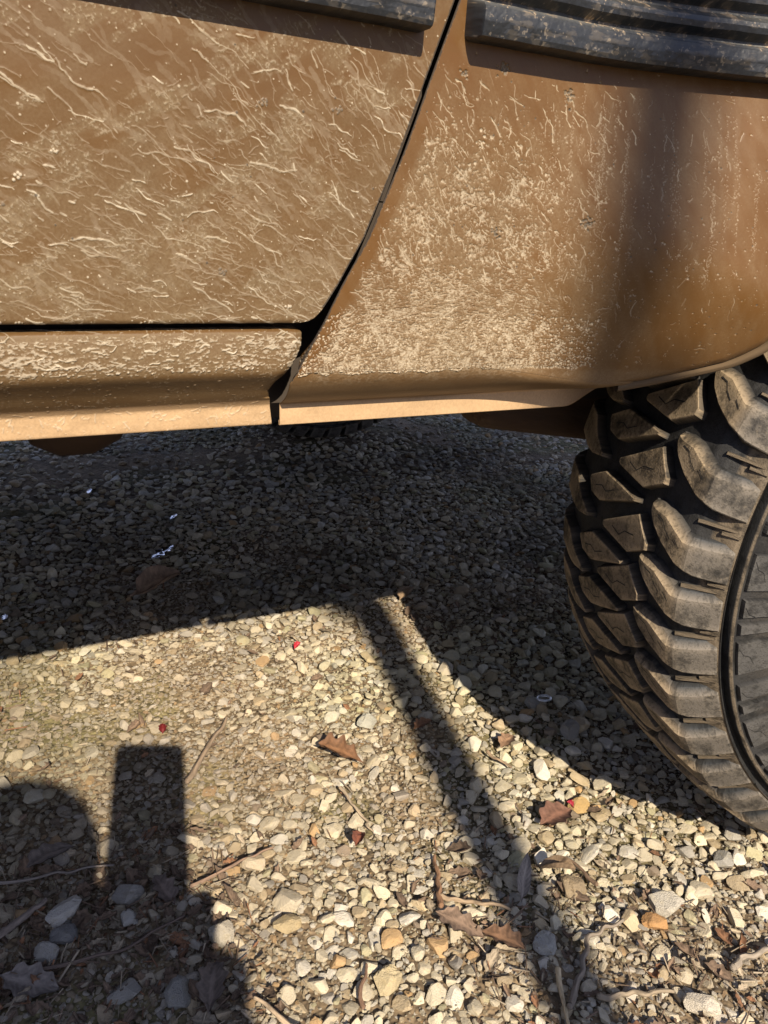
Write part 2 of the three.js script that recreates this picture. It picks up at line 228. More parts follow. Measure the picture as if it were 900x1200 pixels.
// a skin: grid of points displaced by its mud, with edges folded in
function skin(nu, nv, P, T, mud, fold) {   // P(i,j) -> [x,y,z]; T(i,j) -> [u metres, v metres]; fold = {l,r,t,b}
  const iu = [], jv = [];
  if (fold.l) iu.push([Math.min(24, nu - 1), 0.012], [1, 0.0022], [0, 0.0008]); for (let i = 0; i < nu; i++) iu.push([i, 0]); if (fold.r) iu.push([nu - 1, 0.0008], [nu - 2, 0.0022], [Math.max(0, nu - 25), 0.012]);
  if (fold.b) jv.push([24, 0.012], [1, 0.0022], [0, 0.0008]); for (let j = 0; j < nv; j++) jv.push([j, 0]); if (fold.t) jv.push([nv - 1, 0.0014], [nv - 1, 0.012]);
  const W = iu.length, pos = [], uv = [], hs = [], idx = [];
  for (const [j, dj] of jv) for (const [i, di] of iu) {
    const p = P(i, j), t = T(i, j), d = Math.max(di, dj); pos.push(p[0], p[1], p[2] - d * (fold.k ? fold.k(i) : 1)); const q = mud.uv(t[0], t[1]); uv.push(q[0], q[1]); hs.push(d ? 0 : mud.height(t[0], t[1]));
  }
  for (let j = 0; j + 1 < jv.length; j++) for (let i = 0; i + 1 < W; i++) { const a = j * W + i; idx.push(a, a + 1, a + W + 1, a, a + W + 1, a + W); }
  const g = geoFrom(pos, idx, uv); const N = g.attributes.normal, A = g.attributes.position;
  for (let k = 0; k < hs.length; k++) if (hs[k]) A.setXYZ(k, A.getX(k) + N.getX(k) * hs[k], A.getY(k) + N.getY(k) * hs[k], A.getZ(k) + N.getZ(k) * hs[k]);
  g.computeVertexNormals(); return g;
}
const steps = (list) => { const o = []; for (const [a, b, n] of list) for (let i = 0; i < n; i++) o.push(a + (b - a) * i / n); o.push(list[list.length - 1][1]); return o; };

const car = thing('off_road_car', 'muddy copper brown off-road car with black ribbed side mouldings, standing on gravel', 'car');
{ // door
  const xs = steps([[-0.06, 0, 20], [0, 1, 500]]), ys = steps([[0.5322, 0.672, 280], [0.672, 0.75, 24], [0.75, 1.04, 12]]);
  const P = (i, j) => { const y = ys[j], xr = pw(doorX, y) - 0.0003 * sstep(0.54, 0.56, y), x = xs[i] < 0 ? lerp(-0.94, -0.03, (xs[i] + 0.06) / 0.06) : lerp(-0.03, xr, xs[i]); return [x, y, baseZ(y) - 0.0012 * Math.pow(clamp((0.5345 - y) / 0.0023), 2)]; };
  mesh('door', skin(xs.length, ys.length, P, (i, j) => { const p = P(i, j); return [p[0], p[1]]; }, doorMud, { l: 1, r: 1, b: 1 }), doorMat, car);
}
{ // sill below the door, rolled under to an upright seam flange
  const key = [[0.5282, -0.402], [0.5291, -0.398], [0.5289, -0.3948], [0.5275, -0.3926], [0.5245, -0.3916], [0.519, -0.3908], [0.5125, -0.3906], [0.508, -0.391], [0.5052, -0.392], [0.503, -0.3938], [0.4995, -0.398], [0.4945, -0.4035], [0.4895, -0.408], [0.4855, -0.4122], [0.4838, -0.4138], [0.4824, -0.4148], [0.478, -0.415], [0.4732, -0.415], [0.4714, -0.4152], [0.4708, -0.4158], [0.4713, -0.4165], [0.475, -0.4166]];
  const curve = new THREE.CatmullRomCurve3(key.map(([y, z]) => new THREE.Vector3(0, y, z)), false, 'centripetal'), pr = curve.getSpacedPoints(150);
  let acc = [0]; for (let i = 1; i < pr.length; i++) acc.push(acc[i - 1] + pr[i].distanceTo(pr[i - 1])); acc = acc.map((a) => a - 0.008);
  const endX = [[0.4702, 0.1408], [0.483, 0.1392], [0.493, 0.1357], [0.499, 0.1375], [0.5045, 0.141], [0.513, 0.1462], [0.519, 0.149], [0.5265, 0.150], [0.5278, 0.149], [0.5291, 0.1465]];
  const xs = steps([[-0.06, 0, 20], [0, 1, 420]]);
  const P = (i, j) => { const p = pr[pr.length - 1 - j], xr = pw(endX, p.y), x = xs[i] < 0 ? lerp(-0.94, -0.03, (xs[i] + 0.06) / 0.06) : lerp(-0.03, xr, xs[i]); const e = clamp((x - (xr - 0.006)) / 0.006); return [x, p.y + (p.y > 0.524 ? -0.0012 * clamp(-x / 0.15 + 0.7) : 0), p.z - 0.0022 * e * e * (p.y > 0.488 ? 1 : 0.1)]; };
  mesh('sill_panel', skin(xs.length, pr.length, P, (i, j) => { const p = P(i, j); return [p[0], 0.5295 - acc[pr.length - 1 - j]]; }, doorMud, { r: 1 }), doorMat, car);
}
{ // front wing: rays from the hub from the outer edge in to the arch, plus the part rolled under to the flange
  const D = Math.PI / 180, ray = (th, rho) => [ARCH.x + rho * Math.cos(th * D), ARCH.y + rho * Math.sin(th * D)];
  const TH0 = 165.88, ths = steps([[TH0, 136, 560], [136, 110, 80], [110, 40, 50], [40, 16, 40]]);
  const lim = ths.map((th) => {
    let o = 0.44; for (; o < 1; o += 0.0004) { const [x, y] = ray(th, o); if (x < pw(seamX, y) || y > 1.0 || x > 1.42) break; }
    { let lo = o - 0.0004, hi = o; for (let q = 0; q < 14; q++) { const m = (lo + hi) / 2, [x, y] = ray(th, m); if (x < pw(seamX, y) || y > 1.0 || x > 1.42) hi = m; else lo = m; } o = lo; }
    let n = o; const lr = lipR(th); for (; n > lr; n -= 0.0002) { const [x, y] = ray(th, n); if (th > 90 && y < wingBottom(x)) break; }
    if (n > lr) { let lo = n, hi = n + 0.0002; for (let q = 0; q < 14; q++) { const m = (lo + hi) / 2, [x, y] = ray(th, m); if (y < wingBottom(x)) lo = m; else hi = m; } n = hi; }
    return [o, Math.max(n, lr)];
  });
  lim[0][1] = Math.min(lim[0][1], lim[0][0] - 0.002);
  const NR = 330, P = (i, j) => { const [o, n] = lim[i], [x, y] = ray(ths[i], lerp(o, n, j / (NR - 1))); return [x, y, flankZ(x, y)]; };
  const patch = skin(ths.length, NR, P, (i, j) => { const p = P(i, j); return [p[0], p[1]]; }, wingMud, { b: 1, t: 1, k: (i) => clamp((lim[i][0] - lim[i][1]) / 0.03 - 0.08) });
  const xs = steps([[0, 1, 440]]), xr = 0.384, NV = 90;
  const Q = (i, j) => {
    const t = j / (NV - 1), xl = 0.1455, x0 = lerp(xl, xr, xs[i]), yb = wingBottom(x0), zb = flankZ(x0, yb);
    const up = sstep(0.352, 0.384, x0), yft = 0.4835 + 0.007 * up, yfb = 0.4706 + 0.0125 * up; let y, z;
    if (t < 0.7) { const s = t / 0.7, a = 1 - s; y = a * a * a * yb + 3 * a * a * s * (yb - 0.0065) + 3 * a * s * s * (yft + 0.003) + s * s * s * yft; z = a * a * a * zb + 3 * a * a * s * zb + 3 * a * s * s * lerp(-0.406, zb, 0.22) + s * s * s * -0.412; }
    else { const s = (t - 0.7) / 0.3; y = lerp(yft, yfb, Math.min(1, s * 1.15)); z = s * 1.15 < 1 ? -0.412 : -0.4136; if (s > 0.95) y += 0.003; }
    const x = x0 + (pw(seamX, y) - xl) * (1 - xs[i]); return [x, y, z];
  };
  const roll = skin(xs.length, NV, (i, j) => Q(i, NV - 1 - j), (i, j) => { const p = Q(i, NV - 1 - j), t = (NV - 1 - j) / (NV - 1); return [p[0], wingBottom(p[0]) - t * 0.0385]; }, wingMud, { l: 1 });
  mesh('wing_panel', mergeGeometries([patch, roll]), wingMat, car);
  // rubber lip round the arch
  const lp = []; for (let th = 160.9; th >= 14; th -= 1.2) { const rr = lipR(th) - 0.0048, [x, y] = ray(th, rr); lp.push(new THREE.Vector3(x, y, flankZ(...ray(th, lipR(th) + 0.006)) - 0.004)); }
  const tube = new THREE.TubeGeometry(new THREE.CatmullRomCurve3(lp), 260, 0.0034, 10);
  mesh('arch_lip', tube, new THREE.MeshPhysicalMaterial({ specularIntensity: 0.2, color: lin(0.115, 0.08, 0.047), roughness: 0.95, bumpMap: grainTex(128, 5, (u, v, s) => { const n = pfbm(u, v, 8, s); return [n, n, n]; }), bumpScale: 0.0006 }), car);
  // liner inside the arch
  const ln = [], li = []; const N = 40; for (let a = 0; a <= N; a++) { const th = 160 - a * 3.6; for (const z of [-0.402, -0.6, -0.74]) { const [x, y] = ray(th, Math.max(0.42, lipR(th) + 0.012)); ln.push(x, y, z); } }
  for (let a = 0; a < N; a++) for (let q = 0; q < 2; q++) { const k = a * 3 + q; li.push(k, k + 1, k + 4, k, k + 4, k + 3); }
  mesh('arch_liner', geoFrom(ln, li), new THREE.MeshStandardMaterial({ color: lin(0.03, 0.028, 0.026), roughness: 0.95, side: THREE.DoubleSide }), car);
}

// ribbed side mouldings
const plastic = new THREE.MeshPhysicalMaterial({ roughness: 0.48, color: 0xffffff, map: grainTex(512, 3, (u, v, s) => {
  const a = pfbm(u, v, 6, s, 5), b = pfbm(u, v, 24, s + 9, 4), c = pfbm(u, v, 90, s + 19, 2), d = clamp(sstep(0.6, 0.7, a * 0.55 + b * 0.5) * 0.14 + sstep(0.66, 0.72, c * 0.6 + b * 0.4) * 0.3 + sstep(0.58, 0.7, pfbm(u, v * 3 % 1, 16, s + 40, 4)) * 0.1);
  const k = 0.75 + 0.5 * c; return [lerp(0.013 * k, 0.25, d), lerp(0.016 * k, 0.215, d), lerp(0.021 * k, 0.165, d)]; }, true), bumpMap: grainTex(256, 8, (u, v, s) => { const n = 0.6 * pfbm(u, v, 32, s, 3) + 0.4 * pfbm(u, v, 8, s + 4, 3); return [n, n, n]; }), bumpScale: 0.0008, vertexColors: true });
function moulding(x0, x1, Zf, round0, round1) {
  // profile of the strip: [y, stand-off, dustiness]
  const pr = [[0.6675, -0.004, 0], [0.6676, 0.0115, 0], [0.6684, 0.0140, 0.05], [0.6705, 0.0152, 0.08], [0.6785, 0.0160, 0.1], [0.6806, 0.0156, 0.3], [0.6824, 0.0138, 1], [0.6836, 0.0098, 1], [0.6842, 0.0072, 1], [0.6862, 0.0066, 0.7], [0.6874, 0.0095, 0.05], [0.6892, 0.0128, 0.02], [0.692, 0.0136, 0.1], [0.6945, 0.0128, 0.5], [0.6966, 0.0098, 1], [0.6978, 0.0072, 1], [0.7, 0.0068, 0.6], [0.7014, 0.009, 0.05], [0.703, 0.0126, 0.02], [0.706, 0.0134, 0.1], [0.7085, 0.0126, 0.5], [0.7106, 0.0096, 1], [0.712, 0.007, 1], [0.714, 0.0066, 0.6], [0.7154, 0.009, 0.05], [0.717, 0.0126, 0.02], [0.7205, 0.0134, 0.1], [0.723, 0.0126, 0.5], [0.725, 0.009, 1], [0.727, 0.0066, 1], [0.7295, 0.009, 0.1], [0.732, 0.0135, 0.1], [0.742, 0.0155, 0.2], [0.748, 0.013, 0.6], [0.75, -0.004, 0.6]];
  const cv = []; for (let i = 0; i + 1 < pr.length; i++) for (let q = 0; q < 4; q++) { const t = q / 4; cv.push({ x: lerp(pr[i][0], pr[i + 1][0], t), y: lerp(pr[i][1], pr[i + 1][1], t), z: 0.002 * lerp(pr[i][2], pr[i + 1][2], t) }); } cv.push({ x: 0.75, y: -0.004, z: 0 });
  const n = 150, pos = [], uv = [], col = [], idx = [], W = cv.length;
  const xs = []; for (let i = 0; i <= n; i++) { const t = i / n; xs.push(lerp(x0, x1, t)); }
  for (const e of [0.0002, 0.0005, 0.0009, 0.0014, 0.002, 0.003]) { if (round0) xs.push(x0 + e); if (round1) xs.push(x1 - e); } xs.sort((a, b) => a - b);
  for (const x of xs) {
    let e = 1; if (round0) { const t = clamp((x - x0) / 0.0028); e = Math.min(e, Math.sqrt(1 - (1 - t) ** 2)); } if (round1) { const t = clamp((x1 - x) / 0.0028); e = Math.min(e, Math.sqrt(1 - (1 - t) ** 2)); }
    for (const c of cv) { const y = lerp(0.7, c.x, 0.9 + 0.1 * Math.max(e, 0.0) ** 0.5 * 1) , yy = e < 1 ? lerp(c.x + (c.x < 0.685 ? 0.003 : 0), c.x, e) : c.x; const wob = 0.0005 * (fbm(x * 60, c.x * 90, 5, 3) - 0.5); pos.push(x, yy + 0.0042 + wob, Zf(x, 0.672) + lerp(-0.003, c.y, e) + wob); uv.push(x * 9, c.x * 9); const d = clamp(c.z / 0.002 * (0.55 + 0.9 * fbm(x * 90, 3, 12, 3))); col.push(lerp(1, 9, d * 0.55), lerp(1, 7.2, d * 0.55), lerp(1, 4.9, d * 0.55)); }
  }
  for (let i = 0; i + 1 < xs.length; i++) for (let j = 0; j + 1 < W; j++) { const a = i * W + j; idx.push(a, a + W, a + W + 1, a, a + W + 1, a + 1); }
  return toCreasedNormals(geoFrom(pos, idx, uv, col), 0.42);
}
mesh('side_moulding', moulding(-0.93, 0.2062, (x, y) => baseZ(y), false, true), plastic, car);
mesh('side_moulding', moulding(0.2300, 0.515, (x, y) => flankZ(x, y), true, false), plastic, car);

// rest of the body (beyond the frame, but it throws the shade under the car)
const under = new THREE.MeshStandardMaterial({ color: lin(0.05, 0.038, 0.028), roughness: 0.95 }), glassMat = new THREE.MeshPhysicalMaterial({ color: 0xffffff, transmission: 1, thickness: 0, roughness: 0.03 });
const bx = (w, h, d, x, y, z) => { const g = new THREE.BoxGeometry(w, h, d); g.translate(x, y, z); return g; };
mesh('sill_box', bx(1.45, 0.115, 0.14, -0.38, 0.5395, -0.491), under, car); mesh('door_post', bx(0.055, 0.3, 0.12, 0.20, 0.745, -0.48), under, car); mesh('sill_box', bx(1.45, 0.16, 0.14, -0.38, 0.46, -1.87), under, car);
mesh('floor_pan', mergeGeometries([bx(3.6, 0.03, 1.2, -0.42, 0.445, -1.18), bx(3.5, 0.06, 0.07, -0.42, 0.402, -0.85), bx(3.5, 0.1, 0.07, -0.42, 0.382, -1.62)]), under, car);
const side = new THREE.Shape(); side.moveTo(-0.955, 0.49); side.lineTo(-1.16, 0.49); side.absarc(-1.6, 0.341, 0.44, 0.345, Math.PI - 0.345, false); side.lineTo(-2.28, 0.52); side.lineTo(-2.32, 1.04); side.lineTo(-0.955, 1.04);
const farSide = new THREE.Shape(); farSide.moveTo(0.38, 0.49); farSide.lineTo(-1.16, 0.49); farSide.absarc(-1.6, 0.341, 0.44, 0.345, Math.PI - 0.345, false); farSide.lineTo(-2.28, 0.52); farSide.lineTo(-2.32, 1.04); farSide.lineTo(1.4, 0.97); farSide.lineTo(1.43, 0.55); farSide.lineTo(1.22, 0.49); farSide.absarc(0.8, 0.341, 0.44, 0.345, Math.PI - 0.345, false);
const ex = (s, z, d) => { const g = new THREE.ExtrudeGeometry(s, { depth: d, bevelEnabled: true, bevelSize: 0.006, bevelThickness: 0.006, bevelSegments: 2, curveSegments: 24 }); g.translate(0, 0, z); return g; };
mesh('quarter_panel', ex(side, -0.405, 0.015), paintMat, car);
mesh('body_side', ex(farSide, -1.985, 0.015), paintMat, car);
mesh('engine_bay', bx(0.98, 0.42, 1.08, 0.88, 0.73, -1.19), under, car);
mesh('bonnet', new RoundedBoxGeometry(1.05, 0.09, 1.5, 4, 0.03).translate(0.9, 0.985, -1.19), paintMat, car);
mesh('bumper', new RoundedBoxGeometry(0.16, 0.2, 1.62, 4, 0.04).translate(1.42, 0.58, -1.19), under, car);
mesh('bumper', new RoundedBoxGeometry(0.14, 0.2, 1.62, 4, 0.04).translate(-2.36, 0.58, -1.19), under, car);
mesh('grille', bx(0.03, 0.36, 1.4, 1.39, 0.79, -1.19), under, car);
{ const cab = new THREE.Shape(); cab.moveTo(-2.3, 0); cab.lineTo(0.42, 0); cab.lineTo(-0.18, 0.62); cab.lineTo(-2.2, 0.62); const roof = mesh('roof', new RoundedBoxGeometry(2.1, 0.06, 1.36, 3, 0.025).translate(-1.2, 1.67, -1.19), paintMat, car);
  const pil = (x0, x1, z0, z1) => { const c = new THREE.CatmullRomCurve3([new THREE.Vector3(x0, 1.03, z0), new THREE.Vector3((x0 + x1) / 2, 1.36, (z0 + z1) / 2 + (z0 > -1 ? 0.015 : -0.015)), new THREE.Vector3(x1, 1.66, z1)]); return new THREE.TubeGeometry(c, 8, 0.035, 8); };
  for (const [a, b] of [[0.4, -0.16], [-0.85, -0.85], [-1.75, -1.7], [-2.28, -2.2]]) { mesh('pillar', pil(a, b, -0.44, -0.55), paintMat, car); mesh('pillar', pil(a, b, -1.94, -1.83), paintMat, car); }
  const pane = (x0, x1, x2, x3, z0, z1) => geoFrom([x0, 1.04, z0, x1, 1.04, z0, x2, 1.65, z1, x3, 1.65, z1], [0, 1, 2, 0, 2, 3], [0, 0, 1, 0, 1, 1, 0, 1]);
  for (const [z0, z1] of [[-0.435, -0.545], [-1.945, -1.835]]) { mesh('side_window', pane(-0.82, 0.36, -0.16, -0.82, z0, z1), glassMat, car); mesh('side_window', pane(-1.72, -0.88, -0.88, -1.68, z0, z1), glassMat, car); mesh('side_window', pane(-2.26, -1.78, -1.73, -2.18, z0, z1), glassMat, car); }
  mesh('windscreen', geoFrom([0.4, 1.04, -0.46, 0.4, 1.04, -1.92, -0.17, 1.65, -1.8, -0.17, 1.65, -0.58], [0, 1, 2, 0, 2, 3], [0, 0, 1, 0, 1, 1, 0, 1]), glassMat, car);
  mesh('tailgate', bx(0.03, 0.55, 1.45, -2.31, 0.78, -1.19), paintMat, car); mesh('dashboard', bx(0.4, 0.25, 1.4, 0.25, 0.92, -1.19), under, car);
  for (const z of [-0.8, -1.55]) mesh('seat', mergeGeometries([new RoundedBoxGeometry(0.5, 0.16, 0.5, 3, 0.05).translate(-0.5, 0.7, z), new RoundedBoxGeometry(0.14, 0.62, 0.48, 3, 0.05).rotateZ(0.2).translate(-0.78, 1.05, z)].map((g) => g.toNonIndexed())), under, car);
}
{ // running gear seen below the sill
  const rusty = new THREE.MeshStandardMaterial({ color: lin(0.07, 0.04, 0.022), roughness: 0.9, bumpMap: grainTex(128, 9, (u, v, s) => { const n = pfbm(u, v, 8, s); return [n, n, n]; }), bumpScale: 0.002 });
  const cyl = (r0, r1, a, b, n = 20) => { const A = new THREE.Vector3(...a), B = new THREE.Vector3(...b), g = new THREE.CylinderGeometry(r1, r0, A.distanceTo(B), n); g.applyQuaternion(new THREE.Quaternion().setFromUnitVectors(new THREE.Vector3(0, 1, 0), B.clone().sub(A).normalize())); g.translate(...A.clone().add(B).multiplyScalar(0.5).toArray()); return g; };
  const tc = new THREE.LatheGeometry([[0, -0.17], [0.05, -0.165], [0.085, -0.12], [0.1, -0.04], [0.1, 0.05], [0.085, 0.12], [0.05, 0.165], [0, 0.17]].map(([r, y]) => new THREE.Vector2(r, y)), 24); tc.rotateZ(Math.PI / 2); tc.scale(0.5, 1.25, 1); tc.translate(0.095, 0.36, -1.17);
  mesh('transfer_case', tc, rusty, car);
  mesh('axle', mergeGeometries([cyl(0.042, 0.042, [0.8, 0.34, -0.52], [0.8, 0.34, -1.86]), cyl(0.075, 0.06, [0.8, 0.34, -0.55], [0.8, 0.34, -0.62])]), under, car);
  mesh('radius_arm', mergeGeometries([cyl(0.032, 0.022, [0.72, 0.372, -0.66], [0.4, 0.445, -0.62]), cyl(0.03, 0.03, [0.42, 0.448, -0.58], [0.42, 0.448, -0.66])]), rusty, car);
  mesh('suspension_arm', mergeGeometries([new RoundedBoxGeometry(0.26, 0.075, 0.06, 3, 0.02).rotateZ(-0.16).translate(0.54, 0.418, -0.62), new RoundedBoxGeometry(0.1, 0.1, 0.07, 3, 0.03).translate(0.62, 0.4, -0.6)]), rusty, car);
  mesh('propeller_shaft', mergeGeometries([cyl(0.03, 0.03, [0.1, 0.42, -1.17], [-1.55, 0.37, -1.17]), cyl(0.028, 0.028, [0.15, 0.43, -1.17], [0.78, 0.37, -1.17])]), under, car);
  mesh('axle', cyl(0.05, 0.05, [-1.6, 0.341, -0.52], [-1.6, 0.341, -1.86]), under, car);
}

// ───────────────────────── the mud-terrain tyre ─────────────────────────
const R = 0.3409, PHI = -12.06 * Math.PI / 180;
const HEAD = new THREE.Vector3(Math.cos(PHI), 0, -Math.sin(PHI)), AXLE = new THREE.Vector3(Math.sin(PHI), 0, Math.cos(PHI)), UP = new THREE.Vector3(0, 1, 0);
const crown = [[0, R], [0.03, R - 0.0005], [0.06, R - 0.0025], [0.088, R - 0.008], [0.095, R - 0.012], [0.1055, R - 0.0275], [0.113, R - 0.042]];
const arc = [0]; for (let i = 1; i < crown.length; i++) arc.push(arc[i - 1] + Math.hypot(crown[i][0] - crown[i - 1][0], crown[i][1] - crown[i - 1][1]));
const SMAX = arc[arc.length - 1];
function prof(s) { const a = Math.min(Math.abs(s), SMAX); let i = 1; while (i < arc.length - 1 && a > arc[i]) i++; const t = (a - arc[i - 1]) / (arc[i] - arc[i - 1]), dl = crown[i][0] - crown[i - 1][0], dr = crown[i][1] - crown[i - 1][1], L = Math.hypot(dl, dr); return [Math.sign(s || 1) * lerp(crown[i - 1][0], crown[i][0], t), lerp(crown[i - 1][1], crown[i][1], t), Math.sign(s || 1) * -dr / L, dl / L]; }
function onTyre(th, s, depth) { const [l, r, nl, nr] = prof(s), ll = l - nl * depth, rr = r - nr * depth, a = th * Math.PI / 180; return [rr * Math.cos(a), rr * Math.sin(a), ll]; } // tyre space: x heading, y up, z outboard
const DEP = 0.0098, DUST = [0.2, 0.154, 0.1], RUB = [0.02, 0.02, 0.02], GREY = [0.085, 0.081, 0.075];
const rubberTex = grainTex(1024, 21, (u, v, s) => {
  const a = pfbm(u, v, 7, s, 5), b = pfbm(u, v, 34, s + 7, 3), c = pfbm(u, v, 90, s + 11, 2), w = pfbm(u + 0.03 * a, v * 3 % 1, 14, s + 31, 4), k = 0.42 + 0.75 * sstep(0.28, 0.72, a) + 0.7 * (b - 0.5) + 0.5 * (w - 0.5), p = sstep(0.62, 0.74, 0.45 * b + 0.55 * c), q = sstep(0.55, 0.66, pfbm(u, v, 80, s + 60, 2));
  const m = Math.max(0.12, k * (1 - 0.35 * q)); return [m + 0.4 * p, m + 0.35 * p, m * 0.98 + 0.26 * p]; }, false);
const rubberBump = grainTex(512, 27, (u, v, s) => { const n = 0.35 * pfbm(u, v, 24, s, 4) + 0.65 * pfbm(u, v, 120, s + 5, 2); return [n, n, n]; });
const rubber = new THREE.MeshStandardMaterial({ vertexColors: true, map: rubberTex, bumpMap: rubberBump, bumpScale: 0.00035, roughness: 0.75 });
function carcass() {
  const rows = []; const c = (d) => d;
  for (let s = -SMAX; s <= SMAX + 1e-6; s += SMAX / 36) { const e = sstep(0.112, SMAX, Math.abs(s)); const p = onTyre(0, s, DEP * (1 - e * 0.85)); rows.push([p[2], p[0], Math.abs(s) > 0.11 ? 1 : 0]); }
  const out = [[0.1128, R - 0.0425, 0.5], [0.1050, R - 0.0432, 0], [0.1045, R - 0.0505, 0], [0.1122, R - 0.0509, 0], [0.1130, R - 0.0513, 0.8], [0.1136, R - 0.0528, 0.9], [0.1122, R - 0.0550, 0.3], [0.1108, R - 0.0556, 0], [0.1140, R - 0.075, 0.1], [0.1195, R - 0.1, 0.2], [0.118, R - 0.12, 0.2], [0.11, R - 0.14, 0.2], [0.1, R - 0.15, 0], [0.09, R - 0.155, 0]];
  const all = [...out.slice().reverse().map(([l, r, d]) => [-l, r, d]), ...rows, ...out]; const N = 252, pos = [], uv = [], col = [], idx = [], W = all.length;
  for (let i = 0; i <= N; i++) { const a = i / N * Math.PI * 2; let v = 0; all.forEach(([l, r, d], j) => { if (j) v += Math.hypot(l - all[j - 1][0], r - all[j - 1][1]); pos.push(r * Math.cos(a), r * Math.sin(a), l); uv.push(i / N * 21, v * 10); const q = 0.75 * d; col.push(lerp(RUB[0], DUST[0], q), lerp(RUB[1], DUST[1], q), lerp(RUB[2], DUST[2], q)); }); }
  for (let i = 0; i < N; i++) for (let j = 0; j + 1 < W; j++) { const a = i * W + j; idx.push(a, a + W, a + W + 1, a, a + W + 1, a + 1); }
  return toCreasedNormals(geoFrom(pos, idx, uv, col), 0.9);
}
// one lug: top edge / bottom edge angles as functions of s, cut into columns
function lug(th0, top, bot, s0, s1, rnd, opt = {}) {
  const cols = []; const seg = opt.seg || 9; const brk = new Set([s0, s1]); for (const [s] of [...top, ...bot]) if (s > s0 && s < s1) brk.add(s); for (let i = 1; i < seg; i++) brk.add(lerp(s0, s1, i / seg)); for (const a of arc) for (const q of [a, -a]) if (q > s0 && q < s1) brk.add(q);
  const ss = [...brk].sort((a, b) => a - b).filter((s, i, A) => !i || s - A[i - 1] > 0.0012);
  const list = [[s0 - 0.0016, 2], [s0, 1], ...ss.map((s) => [clamp(s, s0 + 0.0011, s1 - 0.0011), 0]), [s1, 1], [s1 + (opt.flush ? 0.0006 : 0.0016), 2]];
  const pos = [], uv = [], col = [], idx = []; const wear = opt.wear || 0, ch = opt.chamfer || 0.17, cd = opt.chamferDepth || 0.0009, NB = 9; const du = rnd(), dv = rnd();
  for (const [s, end] of list) {
    const sc = clamp(s, s0, s1), a = pw(top, sc), b = pw(bot, sc), jit = () => (rnd() - 0.5) * 0.05;
    const dd = (x) => end === 2 ? (opt.flush && s > 0 ? 0.005 : DEP) : end === 1 ? Math.max(x, 0.0009) : x;
    const sh = sstep(0.09, 0.1, Math.abs(sc)), chs = Math.min(ch, (b - a) * 0.4);
    const ring = [[a - 0.22, DEP, 0], [a + jit(), cd, 0.5], [a + chs, 0.0001, 1.75]];
    for (let q = 1; q < 4; q++) ring.push([lerp(a + chs, b - 0.16, q / 4), 0.00025 * (rnd() - 0.4), 1]);
    ring.push([b - 0.16, 0.0001, 1.7], [b + jit() * 0.5, 0.0008, 0.9], [b + 0.22, DEP, 0]);
    for (const [t, d, du1] of ring) {
      const p = onTyre(th0 + t, s, dd(d)); pos.push(...p); uv.push((t * R * 0.01745) * 9 + du, s * 9 + dv);
      const k = end === 2 ? 0 : du1, D = [0, 1, 2].map((c) => lerp(DUST[c], GREY[c], sh * (opt.grey ?? 0.75) + (du1 === 0.5 ? (opt.chamferGrey || 0) : 0))); for (let c = 0; c < 3; c++) col.push(lerp(RUB[c], D[c], k));
    }
  }
  for (let i = 0; i + 1 < list.length; i++) for (let j = 0; j + 1 < NB; j++) { const a = i * NB + j; idx.push(a, a + 1, a + NB + 1, a, a + NB + 1, a + NB); }
  const parts = [toCreasedNormals(geoFrom(pos, idx, uv, col), 0.3)];
  for (const sp of opt.sipes || []) { // zigzag slit: dark ribbon in the face
    const P = [], I = [], C = [], U = []; const w = 0.085; sp.forEach(([s, t]) => { for (const o of [-w, w]) { const p = onTyre(th0 + t + o, s, -0.00035); P.push(...p); C.push(0.012, 0.012, 0.012); U.push(s * 9, t); } });
    for (let i = 0; i + 1 < sp.length; i++) I.push(2 * i, 2 * i + 1, 2 * i + 3, 2 * i, 2 * i + 3, 2 * i + 2);
    parts.push(geoFrom(P, I, U, C).toNonIndexed());
  }
  return mergeGeometries(parts);
}
function block(name, g, parent) { return mesh(name, g, rubber, parent); }
const tyre = mesh('tyre', carcass(), rubber, car);
tyre.position.copy(WHEEL); tyre.quaternion.setFromRotationMatrix(new THREE.Matrix4().makeBasis(HEAD, UP, AXLE));
